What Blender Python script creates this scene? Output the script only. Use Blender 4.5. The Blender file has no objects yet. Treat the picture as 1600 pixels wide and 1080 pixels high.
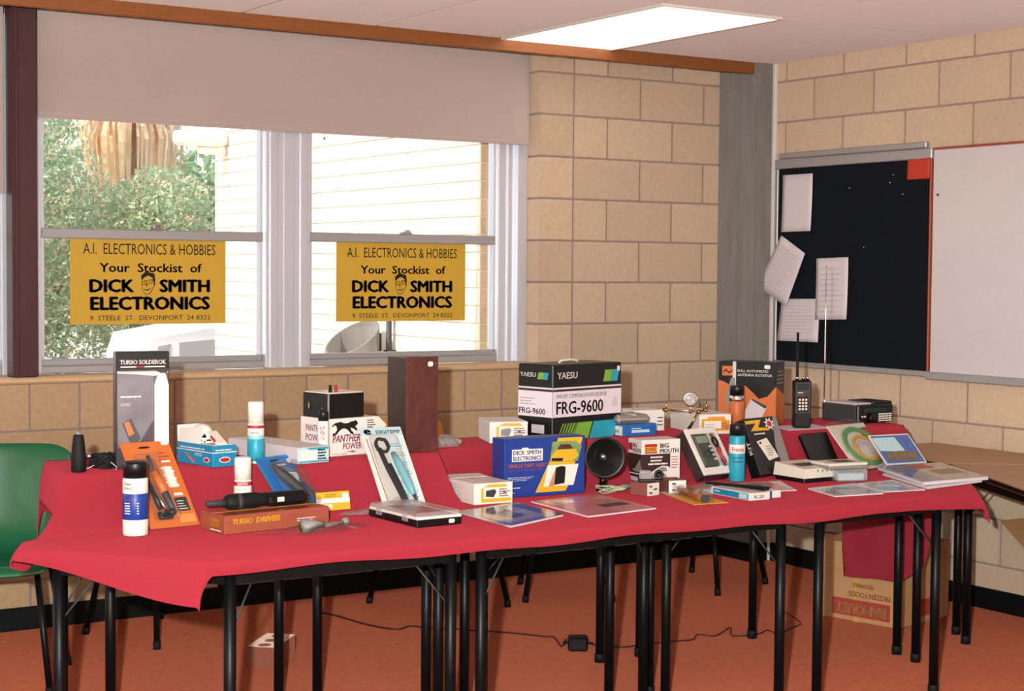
import bpy, math, random
from mathutils import Vector, Matrix
random.seed(7)
S = bpy.context.scene
COL = S.collection
R = math.radians

def lin(h):
    h = h.lstrip('#'); o = []
    for i in (0, 2, 4):
        c = int(h[i:i+2], 16)/255
        o.append(c/12.92 if c <= .04045 else ((c+.055)/1.055)**2.4)
    return (*o, 1)

# ------------------------------------------------------------------ camera, world, sun, flash, exposure
cam_d = bpy.data.cameras.new('camera'); cam = bpy.data.objects.new('camera', cam_d); COL.objects.link(cam)
cam_d.sensor_fit = 'HORIZONTAL'; cam_d.sensor_width = 36; cam_d.lens = 36*2592.52/1600
cam_d.clip_start = .05; cam_d.clip_end = 300
fw = Vector((.54017, .84034, -.04518)); rt = Vector((.84136, -.54041, .00779)); up = rt.cross(fw)
cm = Matrix((rt, up, -fw)).transposed().to_4x4(); cm.translation = (-4.577, -6.583, 1.450)
cam.matrix_world = cm
S.camera = cam

w = bpy.data.worlds.new('sky'); S.world = w; w.use_nodes = True
nt = w.node_tree; nt.nodes.clear()
sk = nt.nodes.new('ShaderNodeTexSky'); sk.sky_type = 'NISHITA'; sk.sun_disc = False
sk.sun_elevation = R(48); sk.sun_rotation = R(270); sk.dust_density = 2.5
bg = nt.nodes.new('ShaderNodeBackground'); bg.inputs[1].default_value = .45
wo = nt.nodes.new('ShaderNodeOutputWorld')
nt.links.new(sk.outputs[0], bg.inputs[0]); nt.links.new(bg.outputs[0], wo.inputs[0])

sd = bpy.data.lights.new('sun', 'SUN'); sd.energy = 4.4; sd.angle = R(.6); sd.color = (1, .95, .86)
sun = bpy.data.objects.new('sun', sd); COL.objects.link(sun)
sun.rotation_euler = Vector((.72, .03, -.70)).to_track_quat('-Z', 'Y').to_euler()

fd = bpy.data.lights.new('camera_flash', 'POINT'); fd.energy = 1120; fd.shadow_soft_size = .028; fd.color = (.95, 1, .985)
fl = bpy.data.objects.new('camera_flash', fd); COL.objects.link(fl); fl.location = (-4.705, -6.495, 1.585)

S.view_settings.view_transform = 'Standard'; S.view_settings.look = 'None'
S.view_settings.exposure = -0.08; S.view_settings.gamma = 1.0; S.view_settings.use_curve_mapping = False

# ------------------------------------------------------------------ materials
MATS = {}
def mat(name, col='#808080', rough=.5, metal=0, noise=0, nscale=60, bump=0, bscale=200, spec=.4, emit=0, coat=0, alpha=None, trans=0, stretch=None):
    if name in MATS: return MATS[name]
    m = bpy.data.materials.new(name); m.use_nodes = True
    n = m.node_tree.nodes; l = m.node_tree.links; b = n['Principled BSDF']; out = n['Material Output']
    c = lin(col)
    b.inputs['Base Color'].default_value = c; b.inputs['Roughness'].default_value = rough; b.inputs['Metallic'].default_value = metal
    b.inputs['Specular IOR Level'].default_value = spec; b.inputs['Coat Weight'].default_value = coat
    if rough >= .85 and 'Diffuse Roughness' in b.inputs: b.inputs['Diffuse Roughness'].default_value = 1.0
    tc = None
    if noise or bump:
        tc = n.new('ShaderNodeTexCoord'); src = tc.outputs['Object']
        if stretch:
            mp = n.new('ShaderNodeMapping'); mp.inputs['Scale'].default_value = stretch; l.new(src, mp.inputs[0]); src = mp.outputs[0]
    if noise:
        t = n.new('ShaderNodeTexNoise'); t.inputs['Scale'].default_value = nscale; t.inputs['Detail'].default_value = 5; t.inputs['Roughness'].default_value = .65
        l.new(src, t.inputs[0])
        r = n.new('ShaderNodeValToRGB'); r.color_ramp.elements[0].position = .3; r.color_ramp.elements[1].position = .7
        r.color_ramp.elements[0].color = tuple(x*(1-noise) for x in c[:3])+(1,); r.color_ramp.elements[1].color = tuple(min(1, x*(1+noise)) for x in c[:3])+(1,)
        l.new(t.outputs[0], r.inputs[0]); l.new(r.outputs[0], b.inputs['Base Color'])
    if bump:
        t2 = n.new('ShaderNodeTexNoise'); t2.inputs['Scale'].default_value = bscale; t2.inputs['Detail'].default_value = 3; l.new(src, t2.inputs[0])
        bp = n.new('ShaderNodeBump'); bp.inputs['Strength'].default_value = bump; bp.inputs['Distance'].default_value = .004
        l.new(t2.outputs[0], bp.inputs['Height']); l.new(bp.outputs[0], b.inputs['Normal'])
    if emit: b.inputs['Emission Color'].default_value = c; b.inputs['Emission Strength'].default_value = emit
    last = b.outputs[0]
    if trans:
        tr = n.new('ShaderNodeBsdfTranslucent'); tr.inputs[0].default_value = c; mx = n.new('ShaderNodeMixShader'); mx.inputs[0].default_value = trans
        l.new(last, mx.inputs[1]); l.new(tr.outputs[0], mx.inputs[2]); last = mx.outputs[0]; l.new(last, out.inputs[0])
    if alpha is not None:
        tp = n.new('ShaderNodeBsdfTransparent'); mx = n.new('ShaderNodeMixShader'); mx.inputs[0].default_value = alpha
        l.new(tp.outputs[0], mx.inputs[1]); l.new(last, mx.inputs[2]); l.new(mx.outputs[0], out.inputs[0])
    MATS[name] = m; return m

def vary(m, amt=.08):
    """per-object brightness variation through Object Info"""
    n = m.node_tree.nodes; l = m.node_tree.links; b = n['Principled BSDF']
    inp = b.inputs['Base Color']; oi = n.new('ShaderNodeObjectInfo'); hs = n.new('ShaderNodeHueSaturation')
    mr = n.new('ShaderNodeMapRange'); mr.inputs[3].default_value = 1-amt; mr.inputs[4].default_value = 1+amt
    l.new(oi.outputs['Random'], mr.inputs[0]); l.new(mr.outputs[0], hs.inputs['Value'])
    if inp.links: l.new(inp.links[0].from_socket, hs.inputs['Color'])
    else: hs.inputs['Color'].default_value = inp.default_value
    l.new(hs.outputs[0], inp); return m

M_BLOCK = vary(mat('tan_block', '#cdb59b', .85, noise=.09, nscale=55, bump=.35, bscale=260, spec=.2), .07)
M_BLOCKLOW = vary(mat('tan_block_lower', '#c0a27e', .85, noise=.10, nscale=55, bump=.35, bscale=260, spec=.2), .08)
M_MORTAR = mat('mortar', '#a38c82', .95, noise=.1, nscale=90, bump=.4, bscale=300, spec=.1)
M_CARPET = mat('red_carpet', '#b06045', .95, noise=.16, nscale=35, bump=.5, bscale=500, spec=.05)
M_CEIL = mat('ceiling_board', '#cdbdb8', .9, noise=.03, nscale=12, spec=.1)
M_CEILB = mat('ceiling_batten', '#94796c', .8)
M_TRIMWOOD = mat('orange_timber', '#945a31', .45, noise=.2, nscale=22, stretch=(.6, 8, 14))
M_SILL = mat('pale_timber', '#d9b48a', .45, noise=.12, nscale=22, stretch=(.6, 8, 14))
M_CONC = mat('column_concrete', '#87827a', .9, noise=.14, nscale=9, bump=.2, bscale=80, stretch=(2, 2, .35))
M_ALU = mat('brushed_aluminium', '#dfe2ea', .32, .35, noise=.05, nscale=20, stretch=(6, 6, .2))
M_ALUD = mat('dull_aluminium', '#b4b2b2', .42, .35)
M_MAROON = mat('maroon_paint', '#4a2a2c', .45)
M_BLIND = mat('blind_fabric', '#c6b4ac', .9, noise=.04, nscale=150, spec=.1, trans=.06)
M_BASE = mat('black_vinyl', '#0d0f11', .6, spec=.2)
M_BLACK = mat('black_plastic', '#0f1012', .38)
M_BLACKM = mat('black_enamel', '#0a0c0e', .42, spec=.25)
M_BLACKF = mat('black_felt', '#1a1d21', .95, noise=.2, nscale=200, spec=.05)
M_RUB = mat('black_rubber', '#0a0a0b', .7)
M_WHITE = mat('white_card', '#efe6dc', .55)
M_WHITEP = mat('white_paper', '#e6dde2', .7)
M_WHITEB = mat('white_plastic', '#f2ebde', .35)
M_CREAM = mat('cream_plastic', '#f1e8d6', .4)
M_GREYW = mat('grey_white_card', '#d5c9cb', .6)
M_RED = mat('red_cloth', '#9c2f3a', .92, noise=.05, nscale=300, bump=.15, bscale=900, spec=.08)
M_REDP = mat('red_print', '#b3262f', .5)
M_PINK = mat('magenta_print', '#a63a6c', .5)
M_ORANGE = mat('orange_print', '#cf7038', .45)
M_YELLOW = mat('yellow_print', '#e8b02c', .5)
M_SIGN = mat('sign_yellow', '#e6bf48', .6, trans=.3)
M_INK = mat('black_ink', '#17120f', .6)
M_BLUE = mat('blue_print', '#213f90', .4)
M_TEAL = mat('teal_print', '#1f86b0', .4)
M_CYAN = mat('cyan_print', '#2aa0b8', .4)
M_SKYB = mat('pale_blue_card', '#bfe0e4', .5)
M_GREEN = mat('lime_print', '#7fae3c', .45)
M_GREENP = mat('green_plastic', '#17613f', .25, coat=.3)
M_ORANGEP = mat('orange_plastic', '#e39a2a', .35)
M_BROWN = mat('brown_woodgrain', '#57302a', .35, noise=.35, nscale=14, stretch=(2.5, 2.5, 1))
M_BROWND = mat('dark_brown_woodgrain', '#41302a', .45, noise=.3, nscale=14)
M_GREY = mat('grey_plastic', '#8e8a86', .5)
M_DGREY = mat('dark_grey_plastic', '#3a3c3e', .5)
M_OLIVE = mat('olive_plastic', '#4a5044', .5)
M_STEEL = mat('chrome', '#d8d4d0', .18, 1)
M_BRASS = mat('brass', '#c79a63', .25, 1)
M_KRAFT = mat('kraft_cardboard', '#c7986a', .8, noise=.06, nscale=30, spec=.1)
M_KRAFTR = mat('kraft_red_print', '#b04433', .8)
M_TABLE = mat('table_laminate', '#b98a5c', .4, noise=.12, nscale=18, stretch=(.8, 6, 1))
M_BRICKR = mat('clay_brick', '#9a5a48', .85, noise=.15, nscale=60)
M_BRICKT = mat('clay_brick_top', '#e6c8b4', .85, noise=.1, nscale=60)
M_WB = mat('whiteboard', '#dcd3d4', .3, noise=.02, nscale=8)
def clearmat(name, col, a, diff, rough):
    m = bpy.data.materials.new(name); m.use_nodes = True; n = m.node_tree.nodes; l = m.node_tree.links; n.clear()
    out = n.new('ShaderNodeOutputMaterial'); tp = n.new('ShaderNodeBsdfTransparent'); gl = n.new('ShaderNodeBsdfGlossy'); df = n.new('ShaderNodeBsdfDiffuse')
    gl.inputs['Roughness'].default_value = rough; gl.inputs['Color'].default_value = (1, 1, 1, 1); df.inputs[0].default_value = lin(col); tp.inputs[0].default_value = (.97, .97, .97, 1)
    fr0 = n.new('ShaderNodeFresnel'); fr0.inputs[0].default_value = 1.4; fr = n.new('ShaderNodeMath'); fr.operation = 'MULTIPLY'; fr.inputs[1].default_value = .4; l.new(fr0.outputs[0], fr.inputs[0])
    a1 = n.new('ShaderNodeMixShader'); a1.inputs[0].default_value = diff; l.new(tp.outputs[0], a1.inputs[1]); l.new(df.outputs[0], a1.inputs[2])
    a2 = n.new('ShaderNodeMixShader'); l.new(fr.outputs[0], a2.inputs[0]); l.new(a1.outputs[0], a2.inputs[1]); l.new(gl.outputs[0], a2.inputs[2]); l.new(a2.outputs[0], out.inputs[0])
    MATS[name] = m; return m
M_CLEAR = clearmat('clear_plastic', '#f0ece8', 0, .03, .08)
M_CLEARD = clearmat('cloudy_plastic', '#e2dcdc', 0, .3, .18)
M_GLASS = clearmat('window_glass', '#ffffff', 0, .0, .01)
M_LAMP = mat('fluorescent_diffuser', '#fffaf0', .5, emit=2.0)
M_PAINT = vary(mat('white_painted_block', '#f3e6d0', .85, noise=.03, nscale=30), .03)
M_PAINTM = mat('white_painted_mortar', '#e6d8c2', .9)
M_ASPH = mat('pale_asphalt', '#b5a796', .95, noise=.1, nscale=10)

# ------------------------------------------------------------------ geometry helpers: every g* returns (verts, faces)
def gbox(x0, x1, y0, y1, z0, z1, b=0):
    if b <= 0:
        v = [(x, y, z) for x in (x0, x1) for y in (y0, y1) for z in (z0, z1)]
        return v, [(0, 1, 3, 2), (4, 6, 7, 5), (0, 4, 5, 1), (2, 3, 7, 6), (0, 2, 6, 4), (1, 5, 7, 3)]
    b = min(b, .45*(x1-x0), .45*(y1-y0), .45*(z1-z0))
    v = []; idx = {}
    for i, x in enumerate((x0, x1)):
        for j, y in enumerate((y0, y1)):
            for k, z in enumerate((z0, z1)):
                sx, sy, sz = (1-2*i)*b, (1-2*j)*b, (1-2*k)*b
                for a, p in enumerate(((x, y+sy, z+sz), (x+sx, y, z+sz), (x+sx, y+sy, z))):
                    idx[i, j, k, a] = len(v); v.append(p)
    I = idx; f = []
    for i in (0, 1):
        q = [I[i, 0, 0, 0], I[i, 1, 0, 0], I[i, 1, 1, 0], I[i, 0, 1, 0]]; f.append(q if i else q[::-1])
        q = [I[0, i, 0, 1], I[1, i, 0, 1], I[1, i, 1, 1], I[0, i, 1, 1]]; f.append(q[::-1] if i else q)
        q = [I[0, 0, i, 2], I[1, 0, i, 2], I[1, 1, i, 2], I[0, 1, i, 2]]; f.append(q if i else q[::-1])
    for j in (0, 1):
        for k in (0, 1): f.append([I[0, j, k, 1], I[1, j, k, 1], I[1, j, k, 2], I[0, j, k, 2]])
    for i in (0, 1):
        for k in (0, 1): f.append([I[i, 0, k, 0], I[i, 1, k, 0], I[i, 1, k, 2], I[i, 0, k, 2]])
        for j in (0, 1): f.append([I[i, j, 0, 0], I[i, j, 1, 0], I[i, j, 1, 1], I[i, j, 0, 1]])
    for i in (0, 1):
        for j in (0, 1):
            for k in (0, 1): f.append([I[i, j, k, 0], I[i, j, k, 1], I[i, j, k, 2]])
    return v, f

def glathe(prof, n=24, c=(0, 0, 0), axis='z', cap=True):
    v = []; f = []
    for r, z in prof:
        for i in range(n):
            a = 2*math.pi*i/n; p = (r*math.cos(a), r*math.sin(a), z)
            if axis == 'y': p = (p[0], z, p[1])
            if axis == 'x': p = (z, p[0], p[1])
            v.append((p[0]+c[0], p[1]+c[1], p[2]+c[2]))
    for k in range(len(prof)-1):
        for i in range(n): f.append((k*n+i, k*n+(i+1) % n, (k+1)*n+(i+1) % n, (k+1)*n+i))
    if cap: f.append(tuple(range(n))[::-1]); f.append(tuple((len(prof)-1)*n+i for i in range(n)))
    return v, f

def gtube(path, r, n=8):
    P = [Vector(p) for p in path]; v = []; f = []; N = len(P)
    rr = r if isinstance(r, (list, tuple)) else [r]*N
    t0 = (P[1]-P[0]).normalized(); ref = Vector((0, 0, 1)) if abs(t0.z) < .9 else Vector((1, 0, 0))
    a = t0.cross(ref).normalized()
    for i in range(N):
        t = (P[min(i+1, N-1)]-P[max(i-1, 0)]).normalized()
        a = (a - t*a.dot(t)).normalized(); b = t.cross(a)
        for k in range(n):
            an = 2*math.pi*k/n; v.append(tuple(P[i]+(a*math.cos(an)+b*math.sin(an))*rr[i]))
    for i in range(N-1):
        for k in range(n): f.append((i*n+k, i*n+(k+1) % n, (i+1)*n+(k+1) % n, (i+1)*n+k))
    f.append(tuple(range(n))[::-1]); f.append(tuple((N-1)*n+k for k in range(n)))
    return v, f

def gprism(pts, z0, z1):
    n = len(pts); v = [(x, y, z0) for x, y in pts]+[(x, y, z1) for x, y in pts]
    f = [tuple(range(n))[::-1], tuple(range(n, 2*n))]+[(i, (i+1) % n, n+(i+1) % n, n+i) for i in range(n)]
    return v, f

def gext(pts, fr, o0, o1):
    """extrude a 2-D polygon given in a frame (origin, right, up, normal) from offset o0 to o1"""
    o, r, u, nn = fr; n = len(pts)
    v = [tuple(o+r*a+u*b+nn*o0) for a, b in pts]+[tuple(o+r*a+u*b+nn*o1) for a, b in pts]
    f = [tuple(range(n))[::-1], tuple(range(n, 2*n))]+[(i, (i+1) % n, n+(i+1) % n, n+i) for i in range(n)]
    return v, f

def gsphere(c, r, n=12, sq=(1, 1, 1)):
    prof = [(max(1e-4, math.sin(math.pi*k/n)), -math.cos(math.pi*k/n)) for k in range(n+1)]
    v, f = glathe(prof, n*2)
    return [(c[0]+x*r*sq[0], c[1]+y*r*sq[1], c[2]+z*r*sq[2]) for x, y, z in v], f

def mesh(name, geoms, smooth=False):
    if isinstance(geoms, tuple): geoms = [geoms]
    V = []; Fc = []
    for v, f in geoms:
        o = len(V); V += [tuple(p) for p in v]; Fc += [tuple(i+o for i in q) for q in f]
    me = bpy.data.meshes.new(name); me.from_pydata(V, [], Fc)
    if smooth:
        me.polygons.foreach_set('use_smooth', [len(p.vertices) <= 4 for p in me.polygons])
    me.update(); return me

def obj(name, geoms, m, parent=None, smooth=False, me=None):
    if me is None:
        me = mesh(name, geoms, smooth); me.materials.append(m)
    o = bpy.data.objects.new(name, me); COL.objects.link(o)
    if parent is not None: o.parent = parent
    return o

def tag(o, label, cat, group=None):
    o['label'] = label; o['category'] = cat
    if group: o['group'] = group
    return o

def thing(name, label, cat, loc=(0, 0, 0), yaw=0, tilt=0, group=None):
    o = bpy.data.objects.new(name, None); COL.objects.link(o); o.empty_display_size = .05
    o.location = loc; o.rotation_euler = (-R(tilt), 0, R(yaw)); return tag(o, label, cat, group)

def struct(name, geoms, m, parent=None, smooth=False):
    o = obj(name, geoms, m, parent, smooth)
    if parent is None: o['kind'] = 'structure'
    return o

def V3(*a): return Vector(a)
def frames(w, d, h):
    return dict(F=(V3(-w/2, 0, 0), V3(1, 0, 0), V3(0, 0, 1), V3(0, -1, 0)),
                L=(V3(-w/2, d, 0), V3(0, -1, 0), V3(0, 0, 1), V3(-1, 0, 0)),
                R=(V3(w/2, 0, 0), V3(0, 1, 0), V3(0, 0, 1), V3(1, 0, 0)),
                T=(V3(-w/2, 0, h), V3(1, 0, 0), V3(0, 1, 0), V3(0, 0, 1)),
                B=(V3(-w/2, d, 0), V3(1, 0, 0), V3(0, -1, 0), V3(0, 0, -1)))

def patch(e, name, fr, pts, m, off=.0006, th=.0005):
    return obj(name, gext(pts, fr, off-th, off), m, e)
def rect(u0, v0, u1, v1): return [(u0, v0), (u1, v0), (u1, v1), (u0, v1)]

FONT = None
def text(e, s, fr, u, v, wd, ht, m, bold=0.0, off=.0012, shear=0, name='lettering', one=False):
    cu = bpy.data.curves.new('t', 'FONT'); cu.body = s; cu.resolution_u = 2; cu.fill_mode = 'BOTH'; cu.shear = shear
    cu.extrude = 0
    to = bpy.data.objects.new('t', cu)
    me0 = bpy.data.meshes.new_from_object(to)
    co = [x.co.copy() for x in me0.vertices]; fs = [tuple(p.vertices) for p in me0.polygons]
    bpy.data.objects.remove(to); bpy.data.curves.remove(cu); bpy.data.meshes.remove(me0)
    if not co: return None
    if bold > .006:
        n0 = len(co); c0 = list(co); f0 = list(fs); ex = bold*1.1
        co = [c+Vector((-ex, 0, 0)) for c in c0]+[c+Vector((ex, 0, 0)) for c in c0]+[c+Vector((0, -ex*.6, 0)) for c in c0]+[c+Vector((0, ex*.6, 0)) for c in c0]
        fs = [tuple(i+k*n0 for i in q) for k in range(4) for q in f0]
    x0 = min(c.x for c in co); x1 = max(c.x for c in co); y0 = min(c.y for c in co); y1 = max(c.y for c in co)
    sx = wd/(x1-x0); sy = ht/(y1-y0); o, r, up_, nn = fr
    vv = [tuple(o+r*(u+(c.x-x0)*sx)+up_*(v+(c.y-y0)*sy)+nn*off) for c in co]
    iv = sorted((min(co[i].x for i in q), max(co[i].x for i in q), k) for k, q in enumerate(fs))
    words = []; right = -1e9
    for a, b, k in iv:
        if a-right > .2 and not one: words.append([])
        elif not words: words.append([])
        words[-1].append(k); right = max(right, b)
    last = None
    for wl in words:
        used = sorted({i for k in wl for i in fs[k]}); mp = {i: j for j, i in enumerate(used)}
        last = obj(name, ([vv[i] for i in used], [tuple(mp[i] for i in fs[k]) for k in wl]), m, e)
    return last

def carton(name, label, cat, X, Y, yaw, z, wd, d, h, m, tilt=0, bev=.0015, group=None, part='carton'):
    e = thing(name, label, cat, (X, Y, z+d*math.sin(R(tilt))), yaw, tilt, group)
    obj(part, gbox(-wd/2, wd/2, 0, d, 0, h, bev), m, e)
    return e, frames(wd, d, h)

def price(e, fr, u, v, wd=.018, ht=.012, m=None):
    pts = []
    for a, b in ((wd/2, ht/2), (-wd/2, ht/2), (-wd/2, -ht/2), (wd/2, -ht/2)):
        s1 = 1 if a > 0 else -1; s2 = 1 if b > 0 else -1
        p1 = (u+a, v+b-s2*ht*.25); p2 = (u+a-s1*wd*.15, v+b)
        pts += [p1, p2] if s1*s2 > 0 else [p2, p1]
    return patch(e, 'price_sticker', fr, pts, m or M_WHITE, .0012)

def lines(e, fr, u0, v0, u1, v1, n, m, fill=.45, name='print_lines', off=.001, rag=.35):
    """rows of small print as thin bars"""
    g = []; st = (v1-v0)/n
    for i in range(n):
        b = v0+i*st; e1 = u1-(u1-u0)*random.random()*rag
        x = u0
        while x < e1-1e-4:
            xe = min(e1, x+(u1-u0)*random.uniform(.12, .3)); g.append(gext(rect(x, b, xe, b+st*fill), fr, off-.0004, off)); x = xe+(u1-u0)*.03
    return obj(name, g, m, e)

# ------------------------------------------------------------------ the room
ZC = 2.488
struct('floor', gbox(-8, 1.25, -9.5, .2, -.12, 0), M_CARPET)
# window wall: pier and the low wall under the windows, built of blocks over a mortar backing
wall_w = struct('wall_window', [gbox(-8, -.191, .006, .14, 0, .985), gbox(-.191, .95, .006, .36, 0, 2.9), gbox(-8, .95, .2, .36, 2.46, 3.0), gbox(-8, -.19, .14, .36, -.6, .975)], M_MORTAR)
BM = {}
def block(parent, x0, x1, y0, y1, z0, z1, m, name='block', b=.004):
    sx, sy, sz = round(x1-x0, 4), round(y1-y0, 4), round(z1-z0, 4); k = (sx, sy, sz, m.name)
    if k not in BM:
        BM[k] = mesh(name, gbox(-sx/2, sx/2, -sy/2, sy/2, -sz/2, sz/2, b)); BM[k].materials.append(m)
    o = obj(name, None, None, parent, me=BM[k]); o.location = ((x0+x1)/2, (y0+y1)/2, (z0+z1)/2); return o
J = .005
zs = [0]+[.195+.2*k for k in range(12)]+[2.60]
for i in range(len(zs)-1):
    z0, z1 = zs[i]+(J if i else 0), zs[i+1]-J
    c = 11-i                      # row number counted from the top full course
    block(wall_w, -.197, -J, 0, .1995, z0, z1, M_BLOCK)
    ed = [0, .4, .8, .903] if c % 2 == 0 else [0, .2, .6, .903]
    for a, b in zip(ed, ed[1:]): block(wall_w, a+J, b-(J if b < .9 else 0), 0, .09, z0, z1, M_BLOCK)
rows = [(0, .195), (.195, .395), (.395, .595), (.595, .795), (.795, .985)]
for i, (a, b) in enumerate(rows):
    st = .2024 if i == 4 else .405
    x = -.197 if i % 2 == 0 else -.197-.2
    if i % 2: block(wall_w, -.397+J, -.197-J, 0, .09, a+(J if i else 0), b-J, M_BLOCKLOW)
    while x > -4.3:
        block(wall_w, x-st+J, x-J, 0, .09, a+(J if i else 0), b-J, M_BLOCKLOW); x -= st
# right wall
wall_r = struct('wall_right', gbox(1.027, 1.25, -9.5, .36, -.1, 2.9), M_MORTAR)
for i in range(len(zs)-1):
    z0, z1 = zs[i]+(J if i else 0), zs[i+1]-J
    c = 11-i; o0 = -.3624-(.2 if c % 2 == 0 else 0); ys = [-.28]+[o0-.4*k for k in range(9)]
    ys = [y for y in ys if y == -.28 or y < -.3]
    for a, b in zip(ys, ys[1:]): block(wall_r, 1.021, 1.10, b+J, a-J, z0, min(z1, 2.55), M_BLOCK)
M_PLASTER = mat('white_plaster', '#e4e4de', .9)
struct('wall_left', gbox(-8.2, -8, -9.5, .2, 0, 2.9), M_PLASTER)
struct('wall_rear', gbox(-8.2, 1.25, -9.7, -9.5, 0, 2.9), M_PLASTER)
# concrete column in the corner
struct('trim_1', [gbox(.9, 1.03, -.285, .05, 0, 2.55, .006), gbox(.894, .901, -.16, -.10, 0, 2.5, .002)], M_CONC)
struct('trim_2', gbox(1.0, 1.02, -.308, -.286, 0, ZC, .003), M_WHITE)
# baseboards
struct('baseboard_window', [gbox(-8, .9, -.012, 0, 0, .092, .003), gbox(.888, .9, -.297, -.012, 0, .092, .003), gbox(.9, 1.021, -.297, -.285, 0, .092, .003)], M_BASE)
struct('baseboard_right', gbox(1.009, 1.021, -9.5, -.28, 0, .092, .003), M_BASE)
# ceiling of boards with open joints, timber edge by the window wall
ceil = struct('ceiling', gbox(-8.2, 1.25, -9.7, .36, ZC+.003, 2.62), M_CEILB)
xs = [-3.66, -3.05, -2.44, -1.83, -1.215, -.595, .03, .645, 1.021]; yy = [-3.885, -2.665, -1.445, -.25]
for i in range(8):
    for j in range(3):
        if i == 5 and j == 2: continue
        block(ceil, xs[i]+.006, xs[i+1]-.006, yy[j]+.006, yy[j+1]-.006, ZC, ZC+.012, M_CEIL, 'ceiling_board', .002)
struct('trim_3', gbox(-8, .9, -.27, -.245, 2.432, ZC+.004, .004), M_TRIMWOOD)
def ceiling_light(lbl, X, Y):
    lt = thing('ceiling_light', lbl, 'light', (X, Y, ZC))
    obj('diffuser', gbox(-.296, .296, -.582, .582, -.006, .004, .003), M_LAMP, lt)
    obj('light_frame', [gbox(-.308, -.296, -.594, .594, -.009, .005), gbox(.296, .308, -.594, .594, -.009, .005), gbox(-.296, .296, -.594, -.582, -.009, .005), gbox(-.296, .296, .582, .594, -.009, .005)], M_WHITE, lt)
ceiling_light('bright rectangular fluorescent light panel set in the ceiling', -.283, -.85)
ceiling_light('added fill light panel in the middle of the ceiling, right row, outside the picture', -.283, -4.5)  # unseen panels here and below, added for ambient fill
ceiling_light('added fill light panel in the middle of the ceiling, left row, outside the picture', -4.3, -4.5)
ceiling_light('added fill light panel at the rear of the ceiling, left row, outside the picture', -4.3, -7.5)
ceiling_light('added fill light panel at the rear of the ceiling, right row, outside the picture', -.283, -7.5)

# ------------------------------------------------------------------ windows
def window(name, x0, x1, zb, zt, zm):
    e = struct(name, [gbox(x0, x1, .13, .2, zb, zb+.03, .004), gbox(x0+.01, x1-.01, .15, .19, zb+.03, zb+.056, .003)], M_ALUD)
    obj('stile', gbox(x0, x0+.022, .14, .19, zb+.056, zt, .003), M_ALU, e); obj('stile', gbox(x1-.022, x1, .14, .19, zb+.056, zt, .003), M_ALU, e)
    obj('meeting_rail', gbox(x0+.01, x1-.01, .135, .185, zm, zm+.042, .004), M_ALUD, e)
    c = (x0+x1)/2
    obj('sash_latch', [gbox(c-.03, c+.03, .13, .15, zm+.042, zm+.05, .002), gbox(c-.012, c+.018, .122, .145, zm+.048, zm+.06, .003)], M_STEEL, e)
    obj('pane', gbox(x0+.015, x1-.015, .168, .172, zb+.05, zm+.005), M_GLASS, e); obj('pane', gbox(x0+.015, x1-.015, .174, .178, zm+.035, zt), M_GLASS, e)
    return e
window('window_1', -2.545, -1.548, 1.014, 2.46, 1.567)
window('window_2', -1.342, -.345, 1.014, 2.46, 1.572)
window('window_3', -3.75, -2.70, 1.014, 2.46, 1.567)
struct('trim_4', [gbox(-1.552, -1.338, .118, .21, 1.012, 2.46, .004), gbox(-1.535, -1.50, .108, .12, 1.012, 2.46, .003), gbox(-1.39, -1.355, .108, .12, 1.012, 2.46, .003), gbox(-1.47, -1.42, .112, .12, 1.012, 2.46, .003)], M_ALU)
struct('trim_5', [gbox(-.348, -.198, .125, .21, 1.012, 2.46, .004), gbox(-.255, -.199, .10, .126, 1.012, 2.46, .003), gbox(-.30, -.285, .115, .126, 1.012, 2.46, .002)], M_ALU)
struct('trim_6', [gbox(-2.70, -2.6, -.03, .06, 1.012, 2.47, .004), gbox(-2.692, -2.676, -.038, -.028, 1.012, 2.47, .003)], M_MAROON)
struct('trim_7', gbox(-2.70, -2.54, .12, .21, 1.012, 2.46, .004), M_ALU)
struct('trim_8', gbox(-8, -.198, -.016, .15, .985, 1.012, .007), M_SILL)
def blind(lbl, x0, x1, zb):
    e = thing('roller_blind', lbl, 'blind', (x0, .055, zb))
    wd = x1-x0; n = 24
    v = []; f = []
    for k, z in enumerate((0, .03, .2, 2.49-zb)):
        for i in range(n+1):
            v.append((wd*i/n, .0015*math.sin(i*.9), z))
    for k in range(3):
        for i in range(n): a = k*(n+1)+i; f.append((a, a+1, a+n+2, a+n+1))
    o = obj('fabric', (v, f), M_BLIND, e, True); sm = o.modifiers.new('s', 'SOLIDIFY'); sm.thickness = .002
    obj('hem_bar', gbox(0, wd, -.006, .006, -.012, .01, .004), M_BLIND, e)
    obj('roller_tube', glathe([(.022, 0), (.022, wd)], 14, (0, .035, 2.462-zb), 'x'), M_DGREY, e, True)
    obj('pull_knob', [gtube([(wd*.54, 0, -.012), (wd*.54, 0, -.03)], .0012, 5), gsphere((wd*.54, 0, -.033), .005, 5)], M_DGREY, e)
blind('wide pinkish grey roller blind half lowered over the two windows', -2.572, -.222, 2.058)
blind('narrow strip of roller blind left of the maroon post', -3.75, -2.708, 1.75)

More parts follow.
